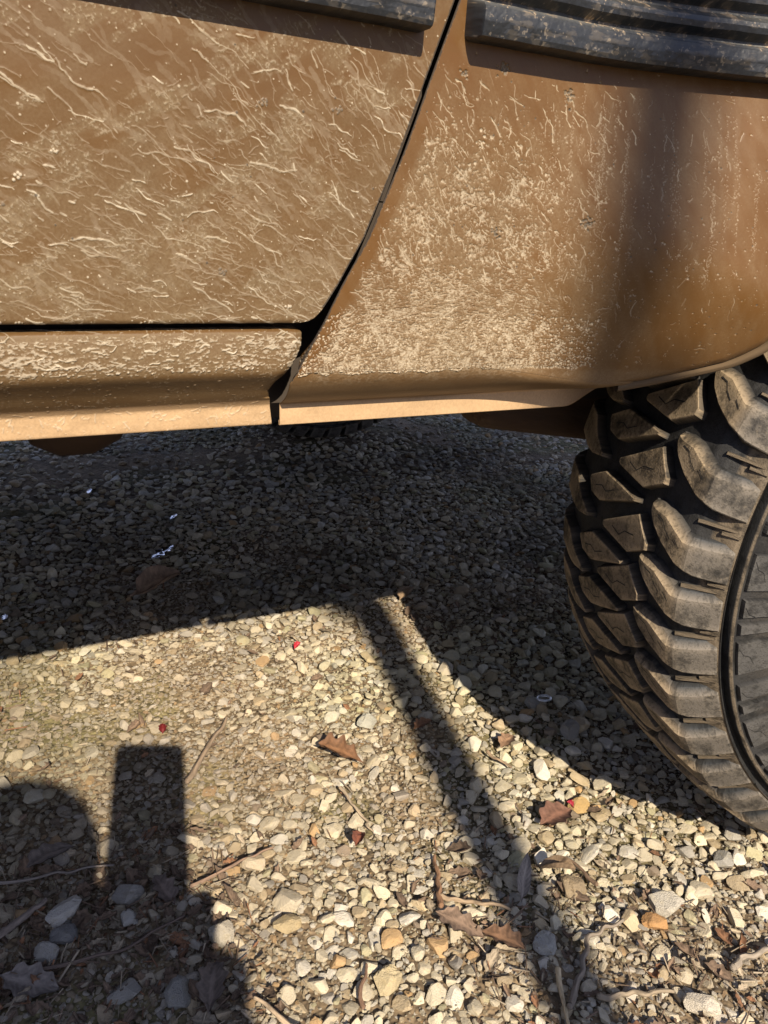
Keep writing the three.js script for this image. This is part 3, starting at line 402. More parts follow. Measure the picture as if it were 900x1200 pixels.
{
  const rnd = rng(5); const anchors = [159.5, 169.2, 178.9, 186.7, 194.6]; for (let i = 1; i < 38; i++) anchors.push(194.6 + i * 324.9 / 38);
  for (const A of anchors) {
    const j = () => (rnd() - 0.5) * 0.25, J = [j(), j(), j()];
    block('shoulder_block', lug(A + 0.2 * j(), [[0.0515, -7.1], [0.057, -7.2], [0.070, -6.8], [0.091, -4.6 + J[0]], [0.109, -4.5], [0.130, -4.6]], [[0.0515, -5.9], [0.058, -4.2], [0.071, -2.2], [0.088, -0.5 + J[1]], [0.104, 0.7], [0.130, 1.2]], 0.0515, 0.130, rnd, { chamfer: 1.05, chamferDepth: 0.0052, chamferGrey: 0.5, flush: true, seg: 12, sipes: [[[0.061, -5.6], [0.068, -5.2], [0.072, -4.2], [0.079, -3.2]], [[0.083, -3.6], [0.089, -2.6]]] }), tyre);
    block('tread_block', lug(A + 0.2 * j(), [[-0.007, -0.2], [0.015, -2.1], [0.040, -4.3 + J[2]], [0.0565, -0.9]], [[-0.007, 0.4], [-0.004, 0.7], [0.035, 1.9], [0.0565, 0.1]], -0.007, 0.0565, rnd, { sipes: [[[0.009, -0.4], [0.021, 0.2], [0.028, -0.8], [0.040, -1.0]]] }), tyre);
    block('tread_block', lug(A + 0.2 * j(), [[-0.044, 4.4], [-0.021, 2.6], [0.008, 3.2], [0.029, 3.8]], [[-0.044, 4.9], [-0.036, 6.7], [-0.019, 7.3 + J[0]], [0.029, 4.3]], -0.044, 0.029, rnd, { sipes: [[[-0.030, 5.3], [-0.020, 4.8], [-0.012, 5.3], [0.0, 4.4]]] }), tyre);
    block('shoulder_block', lug(A + 0.2 * j(), [[-0.130, 2.6], [-0.104, 3.4], [-0.082, 4.8], [-0.070, 5.5], [-0.053, 8.4], [-0.036, 10.2]], [[-0.130, 8.4], [-0.091, 8.8], [-0.070, 10.5], [-0.053, 11.1], [-0.036, 10.8]], -0.130, -0.036, rnd, { seg: 10, grey: 0.3 }), tyre);
  }
  // thin ribs between the shoulder lugs and the raised blocks of the outer wall
  
  anchors.forEach((A, n) => {
    const rib = []; for (const [t0, t1, s0, s1, d] of [[2.7, 3.05, 0.098, 0.129, 0.0042], [-6.3, -5.9, 0.117, 0.13, 0.002]]) { const P = [], I = []; for (const [t, s, q] of [[t0, s0, d + 0.003], [t0, s1, d - 0.002], [t1, s0, d + 0.003], [t1, s1, d - 0.002], [t0 - 0.1, s0, 0.011], [t0 - 0.1, s1, 0.006], [t1 + 0.1, s0, 0.011], [t1 + 0.1, s1, 0.006]]) P.push(...onTyre(A + t, s, q)); I.push(0, 1, 3, 0, 3, 2, 4, 5, 1, 4, 1, 0, 2, 3, 7, 2, 7, 6); const C = []; for (let q = 0; q < 8; q++) { const k = q < 4 ? 0.9 : 0.2; C.push(lerp(RUB[0], DUST[0], k), lerp(RUB[1], DUST[1], k), lerp(RUB[2], DUST[2], k)); } const g = geoFrom(P, I, new Array(16).fill(0).map((_, i) => rnd()), C); rib.push(toCreasedNormals(g, 0.4)); }
    block('tie_bar', mergeGeometries(rib), tyre);
    // wall block
    const h = n % 2 ? 0.0042 : 0.003, t0 = -3.9, t1 = 2.2, rr = [R - 0.0572, R - 0.068, R - 0.084, R - 0.104], lw = (r) => pw([[R - 0.12, 0.118], [R - 0.1, 0.1195], [R - 0.075, 0.1140], [R - 0.0556, 0.1108]], r);
    const bars = n % 2 ? [[t0, -0.9, 0, 3, h], [0.5, t1, 0, 3, h]] : [[t0, t1, 0, 3, h]];
    const walls = []; for (const [a0, a1, i0, i1, hh] of bars) { const P = [], C = [], U = [], I = [], rs = [rr[i0], ...(i1 - i0 > 1 ? rr.slice(i0 + 1, i1) : [(rr[i0] + rr[i1]) / 2]), rr[i1]]; rs[0] -= 0.0008; rs[rs.length - 1] += 0.0008; const RS = [rs[0] + 0.0006, ...rs, rs[rs.length - 1] - 0.0006], TS = [a0 - 0.12, a0, (a0 + a1) / 2, a1, a1 + 0.12]; RS.forEach((r, i) => TS.forEach((t, q) => { const e = (q === 0 || q === 4 || i === 0 || i === RS.length - 1) ? -0.0004 : hh, a = (A + t) * Math.PI / 180; P.push(r * Math.cos(a), r * Math.sin(a), lw(r) + e); U.push(t * 0.055 + n * 0.13, r * 9); const k = e > 0 ? 0.45 + 0.5 * rnd() : 0.1; for (let c = 0; c < 3; c++) C.push(lerp(RUB[c], GREY[c], k)); })); for (let i = 0; i + 1 < RS.length; i++) for (let q = 0; q < 4; q++) { const a = i * 5 + q; I.push(a, a + 1, a + 6, a, a + 6, a + 5); } walls.push(toCreasedNormals(geoFrom(P, I, U, C), 0.4)); }
    const wall = mergeGeometries(walls);
    const zz = [], zi = [], zc = [], zu = []; const zp = [[-2.8, 0.0590], [-1.5, 0.0625], [-1.0, 0.0675], [0.6, 0.0705]]; zp.forEach(([t, d]) => { for (const o of [-0.07, 0.07]) { const a = (A + t + o) * Math.PI / 180, r = R - d; zz.push(r * Math.cos(a), r * Math.sin(a), lw(r) + h + 0.0003); zc.push(0.01, 0.01, 0.01); zu.push(0, 0); } }); for (let i = 0; i < 3; i++) zi.push(2 * i, 2 * i + 1, 2 * i + 3, 2 * i, 2 * i + 3, 2 * i + 2);
    block('wall_block', mergeGeometries([wall, geoFrom(zz, zi, zu, zc).toNonIndexed()]), tyre);
  });
}
const rimGeo = new THREE.LatheGeometry([[0, 0.02], [0.05, 0.022], [0.06, 0.005], [0.13, -0.01], [0.16, 0.04], [0.175, 0.07], [0.192, 0.09], [0.196, 0.098], [0.19, 0.1], [0.18, 0.085], [0.178, -0.09], [0.196, -0.1]].map(([r, y]) => new THREE.Vector2(r, y)), 48); rimGeo.rotateX(Math.PI / 2);
const rimMat = new THREE.MeshStandardMaterial({ color: lin(0.08, 0.08, 0.08), roughness: 0.5, metalness: 0.6 });
{ const rim = mesh('wheel_rim', rimGeo, rimMat, car); rim.position.copy(tyre.position); rim.quaternion.copy(tyre.quaternion);
  const plain = carcass(); const rn = rng(8); const lugs = []; for (let i = 0; i < 42; i++) { const A = i * 360 / 42; lugs.push(lug(A, [[0.049, -7.3], [0.091, -4.9], [0.13, -5.2]], [[0.049, -6.3], [0.07, -1.5], [0.13, 2]], 0.049, 0.13, rn, { seg: 3, flush: true }), lug(A, [[-0.045, 2.6], [0.0, -0.4], [0.041, -4.2]], [[-0.045, 5.5], [0, 4], [0.041, 1]], -0.045, 0.041, rn, { seg: 3 }), lug(A, [[-0.13, 2.2], [-0.07, 5.1], [-0.052, 8.2]], [[-0.13, 8.8], [-0.07, 11], [-0.052, 11.5]], -0.13, -0.05, rn, { seg: 3 })); }
  const whole = mergeGeometries([plain, ...lugs]);
  for (const [x, z, flip] of [[-1.6, -0.42, 0], [-1.6, -1.96, 1], [0.8, -1.98, 1]]) { const t = mesh('tyre', whole, rubber, car); t.position.set(x, R, z); t.rotation.y = flip * Math.PI + (x > 0 ? PHI : 0); const m = mesh('wheel_rim', rimGeo, rimMat, car); m.position.copy(t.position); m.rotation.copy(t.rotation); } }

// ───────────────────────── ground ─────────────────────────
const dirtSpots = [[0.42, -0.66, 0.06, 1.0], [0.335, -0.56, 0.07, 0.8], [0.52, -0.24, 0.1, 0.9], [0.03, -0.95, 0.1, 0.7], [0.26, -0.8, 0.1, 0.7], [0.16, -0.86, 0.17, 1.0], [0.02, -0.9, 0.14, 0.45], [0.2, -0.7, 0.15, 0.9], [0.27, -0.54, 0.08, 0.4], [0.02, -0.5, 0.2, 0.9], [0.1, -0.6, 0.1, 0.6], [0.5, -0.27, 0.09, 0.65], [0.37, -0.62, 0.07, 0.6], [0.47, -0.75, 0.05, 0.5], [0.35, -0.37, 0.07, 0.6], [0.42, -0.32, 0.06, 0.5]];
const dirt = (x, z) => { let d = 0.75 * sstep(0.48, 0.7, fbm(x * 5.5, z * 5.5, 91, 4)); for (const [a, b, r, k] of dirtSpots) { const q = ((x - a) ** 2 + (z - b) ** 2) / (r * r); if (q < 4) d = Math.max(d, k * Math.exp(-q * 1.3) * (0.6 + 0.8 * fbm(x * 26, z * 26, 95, 3))); } return clamp(d); };
const shadePatch = (x, z) => sstep(0.46, 0.66, fbm(x * 2.6 + 7, z * 2.6 + 3, 121, 4)) * (0.5 + 0.5 * sstep(-0.5, -1.0, z));  // darkens stone colour in patches, stronger under the car to deepen its shade
const soilH = (x, z) => { const near = Math.abs(x) + Math.abs(z) < 9 ? 1 : 0.5; return -0.0036 + 0.014 * (fbm(x * 3, z * 3, 97, 2) - 0.5) * near + (near === 1 ? 0.008 * (fbm(x * 38, z * 38, 99, 3) - 0.5) + 0.006 * dirt(x, z) : 0); };
{
  const ax = (a, b, st) => { const o = []; for (let v = a; v <= b + 1e-6; v += st) o.push(v); let s = st, v = a; const lo = []; while (v > -90) { s *= 1.35; v -= s; lo.unshift(v); } s = st; v = o[o.length - 1]; const hi = []; while (v < 90) { s *= 1.35; v += s; hi.push(v); } return [...lo, ...o, ...hi]; };
  const xs = ax(-0.4, 1.5, 0.006), zs = ax(-1.7, 0.1, 0.006), pos = [], uv = [], col = [], idx = [], W = xs.length;
  for (const z of zs) for (const x of xs) { pos.push(x, soilH(x, z), z); uv.push(x * 2.5, z * 2.5); const d = dirt(x, z), n = fbm(x * 20, z * 20, 101, 3), m = sstep(0.5, 0.7, fbm(x * 7, z * 7, 103, 3)); const far = sstep(2, 6, Math.hypot(x, z)); col.push(lerp(lerp(0.21, 0.27, d) * (0.7 + 0.6 * n) * (1 - 0.15 * m), 0.34, far), lerp(lerp(0.152, 0.195, d) * (0.7 + 0.6 * n), 0.29, far), lerp(lerp(0.092, 0.115, d) * (0.7 + 0.6 * n) * (1 - 0.2 * m), 0.21, far)); }
  for (let j = 0; j + 1 < zs.length; j++) for (let i = 0; i + 1 < W; i++) { const a = j * W + i; idx.push(a, a + W, a + W + 1, a, a + W + 1, a + 1); }
  const soilTex = grainTex(512, 31, (u, v, s) => { const a = pfbm(u, v, 20, s, 4), b = pfbm(u, v, 90, s + 5, 3), k = 0.35 + 0.8 * a + 0.9 * (b - 0.5); return [k, k, k * 0.97]; });
  const soilBump = grainTex(512, 33, (u, v, s) => { const n = 0.4 * pfbm(u, v, 30, s, 4) + 0.6 * pfbm(u, v, 110, s + 5, 2); return [n, n, n]; });
  const g = mesh('ground', geoFrom(pos, idx, uv, col), new THREE.MeshStandardMaterial({ vertexColors: true, map: soilTex, bumpMap: soilBump, bumpScale: 0.006, roughness: 1 })); g.userData = { kind: 'structure' };
}
// stones: an icosahedron cut by random planes and rubbed smooth
function stoneGeo(seed, detail, cuts, rough, c0 = 0.46, c1 = 0.3) {
  const r = rng(seed); let g = new THREE.IcosahedronGeometry(1, detail); g.deleteAttribute('normal'); const uvA = g.attributes.uv.array.slice(); g.deleteAttribute('uv'); g = mergeVertices(g, 1e-4);
  const A = g.attributes.position, v = new THREE.Vector3(), pl = []; for (let i = 0; i < cuts; i++) { const n = new THREE.Vector3(gauss(r), gauss(r), gauss(r)).normalize(); pl.push([n, c0 + c1 * r()]); }
  for (let i = 0; i < A.count; i++) { v.fromBufferAttribute(A, i); const k = 1 + rough * (fbm(v.x * 2 + seed, v.y * 2 + v.z * 3.1, seed, 3) - 0.5); v.multiplyScalar(k); for (let q = 0; q < 2; q++) for (const [n, d] of pl) { const e = v.dot(n) - d; if (e > 0) v.addScaledVector(n, -e * 0.94); } A.setXYZ(i, v.x, v.y, v.z); }
  g.computeBoundingBox(); const s = g.boundingBox.getSize(new THREE.Vector3()); g.center(); g.scale(2 / s.x, 2 / s.y, 2 / s.z);
  const u = []; for (let i = 0; i < A.count; i++) u.push(A.getX(i) * 0.5 + A.getY(i) * 0.3 + seed * 0.37, A.getZ(i) * 0.5 - A.getY(i) * 0.25 + seed * 0.71); g.setAttribute('uv', new THREE.Float32BufferAttribute(u, 2));
  return toCreasedNormals(g, 0.42);
}
const stoneTex = grainTex(256, 41, (u, v, s) => { const a = pfbm(u, v, 3, s, 5), b = pfbm(u, v, 30, s + 9, 2); const k = 0.74 + 0.5 * a + 0.25 * (b - 0.5), t = sstep(0.5, 0.75, pfbm(u, v, 4, s + 20, 3)); return [k, k * (1 - 0.03 * t), k * (1 - 0.1 * t)]; });
const stoneBump = grainTex(256, 43, (u, v, s) => { const n = 0.5 * pfbm(u, v, 8, s, 4) + 0.5 * pfbm(u, v, 40, s + 5, 2); return [n, n, n]; });
const stoneMat = new THREE.MeshStandardMaterial({ color: 0xffffff, map: stoneTex, bumpMap: stoneBump, bumpScale: 0.0012, roughness: 0.88 });
const palette = [[0.62, 0.545, 0.39, 54], [0.65, 0.60, 0.49, 19], [0.50, 0.40, 0.25, 12], [0.45, 0.415, 0.345, 7], [0.50, 0.33, 0.16, 2.5], [0.50, 0.455, 0.28, 4], [0.30, 0.235, 0.165, 2]];
const palSum = palette.reduce((a, p) => a + p[3], 0);
const pick = (r) => { let t = r() * palSum; for (const p of palette) if ((t -= p[3]) < 0) return p; return palette[0]; };
const blocked = []; // places of the single stones: nothing else is laid there
const singleStones = [
  ['large pale angular stone lying in the photographer\'s shadow left of the phone shadow', 0.002, -0.557, 31, 0.66, [0.55, 0.54, 0.52], 0.5],
  ['smooth round grey stone within the shadow of the phone', 0.055, -0.557, 27, 0.85, [0.33, 0.32, 0.31], 0.2],
  ['small pale block of stone just below the round grey stone in the phone shadow', 0.052, -0.529, 18, 0.9, [0.55, 0.54, 0.52], 1.1],
  ['angular light grey stone below the large pale stone in the shadow', -0.015, -0.521, 24, 0.8, [0.46, 0.45, 0.43], 2],
  ['speckled grey stone touching the underside of the large pale stone', 0.0, -0.535, 24, 0.8, [0.26, 0.26, 0.265], 2.6],
  ['wide grey stone low in the shade at the bottom left', 0.036, -0.462, 28, 0.6, [0.34, 0.33, 0.31], 0.1],
  ['tall grey stone in the shade at the bottom beside the shadow\'s edge', 0.075, -0.446, 27, 0.8, [0.33, 0.325, 0.31], 1.3],
  ['flat tan oval stone on sunlit gravel right of the photographer\'s shadow', 0.174, -0.468, 25, 0.68, [0.52, 0.43, 0.27], 0.1],
  ['upright stone half lit at the corner of the photographer\'s shadow', 0.121, -0.483, 21, 1.2, [0.45, 0.42, 0.36], 0.4],
  ['pale triangular flake of stone beside the blurred post shadow', 0.364, -0.704, 27, 0.75, [0.56, 0.57, 0.52], 0.3],
  ['orange brown pebble among pale stones at lower right', 0.481, -0.339, 26, 0.6, [0.56, 0.33, 0.15], -0.5],
  ['large greyish white angular stone beside the orange brown pebble', 0.506, -0.348, 33, 0.7, [0.55, 0.53, 0.48], -0.4],
  ['blue grey stone on sunlit gravel below the tyre', 0.604, -0.368, 25, 0.85, [0.45, 0.45, 0.43], 0],
  ['white oval pebble at the lower right near the bottom edge', 0.455, -0.262, 30, 0.55, [0.66, 0.62, 0.55], -0.6],
  ['large grey stone in the tyre\'s shadow below the clear ring', 0.590, -0.593, 34, 0.75, [0.4, 0.39, 0.37], 0.3],
  ['white stone on the lit strip at the edge of the tyre\'s shadow', 0.518, -0.773, 27, 0.8, [0.62, 0.57, 0.47], 0.9],
  ['pale square block of stone within the blurred post shadow', 0.371, -0.358, 23, 0.95, [0.5, 0.5, 0.48], 0.1],
  ['orange yellow flat stone beside the red brown leaf near the tyre', 0.514, -0.484, 27, 0.65, [0.6, 0.43, 0.2], 0],
  ['round brown clod of stone next to the rolled leaf', 0.436, -0.401, 31, 0.9, [0.36, 0.29, 0.2], 0.3],
  ['cream stone in sunlight near the bottom right of the red brown leaf fragments', 0.231, -0.385, 25, 0.8, [0.58, 0.5, 0.33], 0.4],
  ['pale pinkish oval stone near the twig right of the phone shadow', 0.169, -0.548, 24, 0.7, [0.6, 0.52, 0.4], -0.2],
];
singleStones.forEach(([label, x, z, mm, asp, c, yaw], i) => {
  const d = mm / 2000, m = mesh('stone', stoneGeo(300 + i * 7, 8, 14, 0.5, 0.62, 0.24), new THREE.MeshStandardMaterial({ color: lin(c[0] * 0.82, c[1] * 0.78, c[2] * 0.7), map: stoneTex, bumpMap: stoneBump, bumpScale: 0.0016, roughness: 0.9 })); tag(m, label, 'stone');
  const h = d * (asp > 1 ? 0.9 : 0.48 + 0.1 * Math.sin(i)); m.scale.set(d, h, d * asp); m.rotation.set(0.18 * Math.sin(i * 3.1) + 0.12, yaw, 0.15 * Math.cos(i * 2.3)); m.position.set(x, soilH(x, z) + h * 0.55 + 0.003, z); blocked.push([x, z, d * 0.85]);
});
{
  const r = rng(77); const shapes = []; for (let i = 0; i < 14; i++) shapes.push(stoneGeo(100 + i * 13, i < 8 ? 3 : 2, 9 + (i % 5), 0.3));
  const inst = shapes.map(() => []); const cell = 0.028, grid = new Map(); const key = (a, b) => a * 4001 + b;
  const near = (x, z, rad) => { const a = Math.floor(x / cell), b = Math.floor(z / cell); for (let i = -1; i <= 1; i++) for (let j = -1; j <= 1; j++) { const L = grid.get(key(a + i, b + j)); if (L) for (const q of L) if ((q[0] - x) ** 2 + (q[1] - z) ** 2 < ((q[2] + rad) * 0.7) ** 2) return true; } return false; };
  const put = (x, z, rad) => { const k = key(Math.floor(x / cell), Math.floor(z / cell)); if (!grid.has(k)) grid.set(k, []); grid.get(k).push([x, z, rad]); };
  for (const [x, z, d] of blocked) put(x, z, d);
  const M = new THREE.Matrix4(), Q = new THREE.Quaternion(), E = new THREE.Euler(), S = new THREE.Vector3(), P = new THREE.Vector3(), C = new THREE.Color();
  const lay = (x, z, d, sunk, hi) => {
    const k = hi ? Math.floor(r() * 8) : 8 + Math.floor(r() * 6), asp = 0.62 + 0.38 * r(), hh = 0.3 + 0.36 * r(); S.set(d / 2 * (1 + 0.25 * (1 - asp)), d / 2 * hh, d / 2 * asp);
    E.set(gauss(r) * 0.26, r() * 6.283, gauss(r) * 0.26); Q.setFromEuler(E); P.set(x, soilH(x, z) + S.y * lerp(0.55, 0.1, sunk) + 0.0015 * gauss(r), z); M.compose(P, Q, S);
    const p = pick(r), q = (0.78 + 0.36 * r()) * (1 - 0.42 * shadePatch(x, z)), di = dirt(x, z) * 0.42, gm = sstep(0.55, 0.75, fbm(x * 5, z * 5, 111, 3)) * 0.35; C.setRGB(lerp(p[0] * q, 0.33, di) * (1 - 0.08 * gm), lerp(p[1] * q, 0.235, di), lerp(p[2] * q, 0.16, di) * (1 - 0.2 * gm)); inst[k].push([M.clone(), C.clone()]);
  };
  const zones = [[-0.4, 1.5, -1.55, 0.05, [[0.022, 0.028, 330], [0.0165, 0.022, 3600], [0.012, 0.0165, 16000], [0.0085, 0.012, 34000], [0.006, 0.0085, 70000], [0.004, 0.006, 80000]], true], [-0.8, 3.4, -3.9, 0.6, [[0.016, 0.024, 20000], [0.011, 0.016, 110000]], false]];
  for (const [x0, x1, z0, z1, classes, hi] of zones) for (const [d0, d1, n] of classes) for (let i = 0; i < n; i++) {
    const x = lerp(x0, x1, r()), z = lerp(z0, z1, r()), d = lerp(d0, d1, r()); if (!hi && x > -0.4 && x < 1.5 && z > -1.55 && z < 0.05) continue;
    const di = dirt(x, z); if (d > 0.008 && r() < di * 0.95) continue; if (near(x, z, d / 2)) continue; put(x, z, d / 2); lay(x, z, d, di, hi && d > 0.008);
  }
  for (let i = 0; i < 110000; i++) { const x = lerp(-0.25, 1.1, r()), z = lerp(-1.2, -0.15, r()), d = 0.0016 + 0.0040 * r() * r(); lay(x, z, d, 0.4, false); }
  for (let i = 0; i < 14000; i++) { const x = 12 * (r() - 0.5), z = 14 * (r() - 0.6), d = 0.025 + 0.03 * r(); if (x > -0.8 && x < 3.4 && z > -3.9 && z < 0.6) continue; lay(x, z, d, 0.3, false); }
  const gravel = new THREE.Group(); gravel.name = numbered('gravel'); gravel.userData = { kind: 'stuff', label: 'pale limestone gravel and grit covering the ground', category: 'gravel' }; scene.add(gravel);
  shapes.forEach((g, k) => { const m = new THREE.InstancedMesh(g, stoneMat, inst[k].length); m.name = 'gravel_stones'; m.userData = { kind: 'stuff' }; m.castShadow = m.receiveShadow = true; inst[k].forEach(([a, c], i) => { m.setMatrixAt(i, a); m.setColorAt(i, c); }); gravel.add(m); });
  console.log('gravel', inst.reduce((a, b) => a + b.length, 0));
}
// leaf: a bent blade with lobes, thickness from two skins
function leafGeo(seed, lobes, curl, asp = 0.6) {
  const r = rng(seed), NU = 34, NV = 11, pos = [], uv = [], col = [], idx = []; const ph = r() * 6;
  for (const side of [0, 1]) for (let i = 0; i <= NU; i++) for (let j = 0; j <= NV; j++) {
    const t = i / NU, q = j / NV * 2 - 1; let w = Math.pow(Math.sin(Math.PI * Math.pow(t, 0.85)), 0.75) * asp * 0.5; w *= 1 - 0.42 * lobes * Math.pow(Math.abs(Math.sin(t * Math.PI * 3.5 + ph + 0.5 * q)), 1.5) * sstep(0.1, 0.3, t); if (t < 0.12) w = Math.max(w * 0.5, 0.012);
    const x = t - 0.5 + 0.03 * Math.sin(q * 3 + ph), z = q * w, y = curl * (q * q * w * 1.3 + 0.22 * Math.sin(t * 3 + ph) * (0.5 + 0.5 * t) + 0.12 * vn(t * 5, q * 2 + ph, seed)) + (side ? 0 : 0.012); pos.push(x, y, z); uv.push(t, q * 0.5 + 0.5); const vein = Math.abs(q) < 0.12 ? 1.35 : 0.55 + 0.5 * vn(t * 14, q * 6, seed) + 0.35 * Math.pow(Math.abs(Math.sin((t * 9 - Math.abs(q) * 1.2) * Math.PI)), 6); col.push(vein, vein, vein);
  }
  const W = NV + 1, off = (NU + 1) * W; for (let i = 0; i < NU; i++) for (let j = 0; j < NV; j++) { const a = i * W + j; idx.push(a, a + 1, a + W + 1, a, a + W + 1, a + W, off + a, off + a + W + 1, off + a + 1, off + a, off + a + W, off + a + W + 1); }
  return geoFrom(pos, idx, uv, col);
}
const leafTex = grainTex(128, 51, (u, v, s) => { const a = pfbm(u, v, 5, s, 4), b = pfbm(u, v, 24, s + 3, 2), k = 0.6 + 0.6 * a + 0.3 * (b - 0.5); return [k, k, k]; });
[
  ['curled orange brown dead leaf on sunlit gravel left of the post shadow', 0.305, -0.652, 55, 1.0, 0.55, [0.19, 0.095, 0.045], -0.9, 0.012],
  ['flat red brown dead leaf beside the orange yellow stone near the tyre', 0.478, -0.478, 50, 0.55, 0.4, [0.17, 0.085, 0.055], 0.2, 0.007],
  ['lobed grey brown oak leaf at the left edge of the post shadow', 0.311, -0.402, 46, 1.0, 0.2, [0.25, 0.17, 0.115], -1.0, 0.009],
  ['small folded dark red leaf on gravel in the sun', 0.271, -0.528, 22, 0.3, 0.8, [0.2, 0.07, 0.04], 0.9, 0.01],
  ['wide dead leaf standing up in the deep shade under the car', 0.191, -1.12, 80, 0.1, 0.55, [0.3, 0.2, 0.13], 0.15, 0.02],
  ['grey leaf lying in the photographer\'s shadow by the left edge', -0.003, -0.625, 48, 0.6, 0.3, [0.2, 0.16, 0.13], 0.5, 0.006],
  ['dark crumpled leaf at the bottom in the photographer\'s shadow', 0.1, -0.434, 42, 0.8, 0.6, [0.17, 0.13, 0.1], 1.2, 0.008],
  ['long grey dead leaf crossing the post shadow', 0.394, -0.421, 50, 0.0, 0.3, [0.32, 0.27, 0.22], 0.85, 0.012, 0.26],
  ['rolled tan leaf standing beside the round brown clod', 0.424, -0.414, 40, 0.0, 1.1, [0.32, 0.22, 0.13], -1.1, 0.014, 0.36],
  ['broad grey leaf in the lower left corner in shade', -0.03, -0.498, 48, 0.7, 0.25, [0.22, 0.185, 0.155], -0.6, 0.006],
  ['crumbled tan leaf inside the tyre\'s shadow edge', 0.5, -0.6, 34, 0.7, 0.4, [0.28, 0.17, 0.1], 0.5, 0.008],
  ['tan leaf on shaded gravel above the lit strip', 0.56, -0.975, 40, 0.3, 0.35, [0.36, 0.25, 0.15], 0.6, 0.012],
  ['brown leaf in the shade of the phone beside the pale block', 0.085, -0.545, 36, 0.9, 0.4, [0.16, 0.12, 0.095], 1.9, 0.006],
  ['thin brown leaf fragment at the lit edge below the tyre\'s shadow', 0.42, -0.665, 30, 0.8, 0.4, [0.3, 0.15, 0.075], 0.3, 0.008],
  ['rust brown leaf in the blurred post shadow near the bottom', 0.337, -0.375, 40, 0.9, 0.35, [0.18, 0.1, 0.055], 2.2, 0.007],
].forEach(([label, x, z, mm, lob, curl, c, yaw, lift, asp], i) => { const m = mesh('dead_leaf', leafGeo(500 + i * 3, lob, curl, asp || 0.62), new THREE.MeshPhysicalMaterial({ color: lin(...c), vertexColors: true, map: leafTex, roughness: 0.8, side: THREE.DoubleSide })); tag(m, label, 'leaf'); const s = mm / 1000; m.scale.set(s, s, s); m.rotation.set(0.15 * Math.sin(i * 2.2), yaw, 0.12 * Math.cos(i * 1.7)); m.position.set(x, Math.max(0, soilH(x, z)) + lift, z); });
// twigs
const barkTex = grainTex(128, 61, (u, v, s) => { const a = pfbm(u * 1, v, 12, s, 4), k = 0.45 + 0.9 * a; return [k, k, k]; });
function twig(label, pts, rad, c, cat = 'twig', rough = 1) {
  const r = rng(Math.round(pts[0][0] * 9999) + 7), P = []; for (let i = 0; i + 1 < pts.length; i++) for (let q = 0; q < 4; q++) { const t = q / 4, x = lerp(pts[i][0], pts[i + 1][0], t) + 0.0012 * rough * gauss(r), z = lerp(pts[i][1], pts[i + 1][1], t) + 0.0012 * rough * gauss(r); P.push(new THREE.Vector3(x, Math.max(0, soilH(x, z)) + 0.006 + rad + 0.001 * rough * gauss(r), z)); } const e = pts[pts.length - 1]; P.push(new THREE.Vector3(e[0], Math.max(0, soilH(...e)) + 0.006 + rad, e[1]));
  const cv = new THREE.CatmullRomCurve3(P), g = new THREE.TubeGeometry(cv, P.length * 3, rad, 7), A = g.attributes.position; for (let i = 0; i < A.count; i++) { const ring = Math.floor(i / 8), t = ring / (P.length * 3), c0 = cv.getPointAt(clamp(t)), k = (1 - 0.5 * t) * (0.8 + 0.4 * vn(ring * 0.7, (i % 8 === 7 ? 0 : i % 8) * 1.3, 71)); A.setXYZ(i, lerp(c0.x, A.getX(i), k), lerp(c0.y, A.getY(i), k), lerp(c0.z, A.getZ(i), k)); }
  const ends = []; for (const [t, k] of [[0, 1], [1, 0.5]]) { const s = new THREE.SphereGeometry(rad * k * 0.95, 7, 5); s.translate(...cv.getPointAt(t).toArray()); ends.push(s); } g.computeVertexNormals();
  return tag(mesh('twig', mergeGeometries([g, ...ends]), new THREE.MeshStandardMaterial({ color: lin(...c), map: barkTex, bumpMap: barkTex, bumpScale: 0.001, roughness: 0.9 })), label, cat);
}
twig('thin grey twig across the photographer\'s shadow at the left edge', [[-0.07, -0.612], [0.0, -0.602], [0.048, -0.591]], 0.0018, [0.24, 0.2, 0.165]);
twig('reddish brown twig slanting up from the phone shadow\'s right edge', [[0.109, -0.538], [0.15, -0.548], [0.191, -0.553]], 0.002, [0.25, 0.165, 0.11], 'twig', 0.5);
twig('short upright twig near the bottom on sunlit gravel', [[0.201, -0.369], [0.221, -0.403]], 0.0022, [0.22, 0.13, 0.08]);
twig('brown stick beside the lobed grey brown leaf', [[0.305, -0.427], [0.318, -0.452], [0.331, -0.481]], 0.003, [0.27, 0.15, 0.08]);
twig('grey stick running from the brown stick into the post shadow', [[0.312, -0.436], [0.335, -0.418], [0.362, -0.398]], 0.0026, [0.33, 0.24, 0.15]);
twig('forked grey stick bent round at the lower right of the post shadow', [[0.352, -0.303], [0.385, -0.325], [0.41, -0.348], [0.451, -0.349]], 0.003, [0.24, 0.195, 0.145]);
twig('straight straw coloured stalk in the post shadow at the bottom edge', [[0.364, -0.333], [0.341, -0.290]], 0.0026, [0.6, 0.47, 0.28], 'stalk', 0.15);
twig('pale grey twig entering at the right edge of the picture', [[0.506, -0.274], [0.53, -0.275], [0.575, -0.272]], 0.0034, [0.3, 0.25, 0.19]);
twig('split grey stick lying level at the lower right', [[0.382, -0.300], [0.41, -0.291], [0.441, -0.279]], 0.0028, [0.29, 0.23, 0.155]);
twig('pale thin twig below the curled orange brown leaf', [[0.285, -0.604], [0.288, -0.57], [0.29, -0.535]], 0.0018, [0.5, 0.39, 0.26]);
twig('wide strip of bark beside the top corner of the phone shadow', [[0.136, -0.675], [0.165, -0.715], [0.204, -0.767]], 0.0036, [0.3, 0.22, 0.145], 'bark', 0.6);
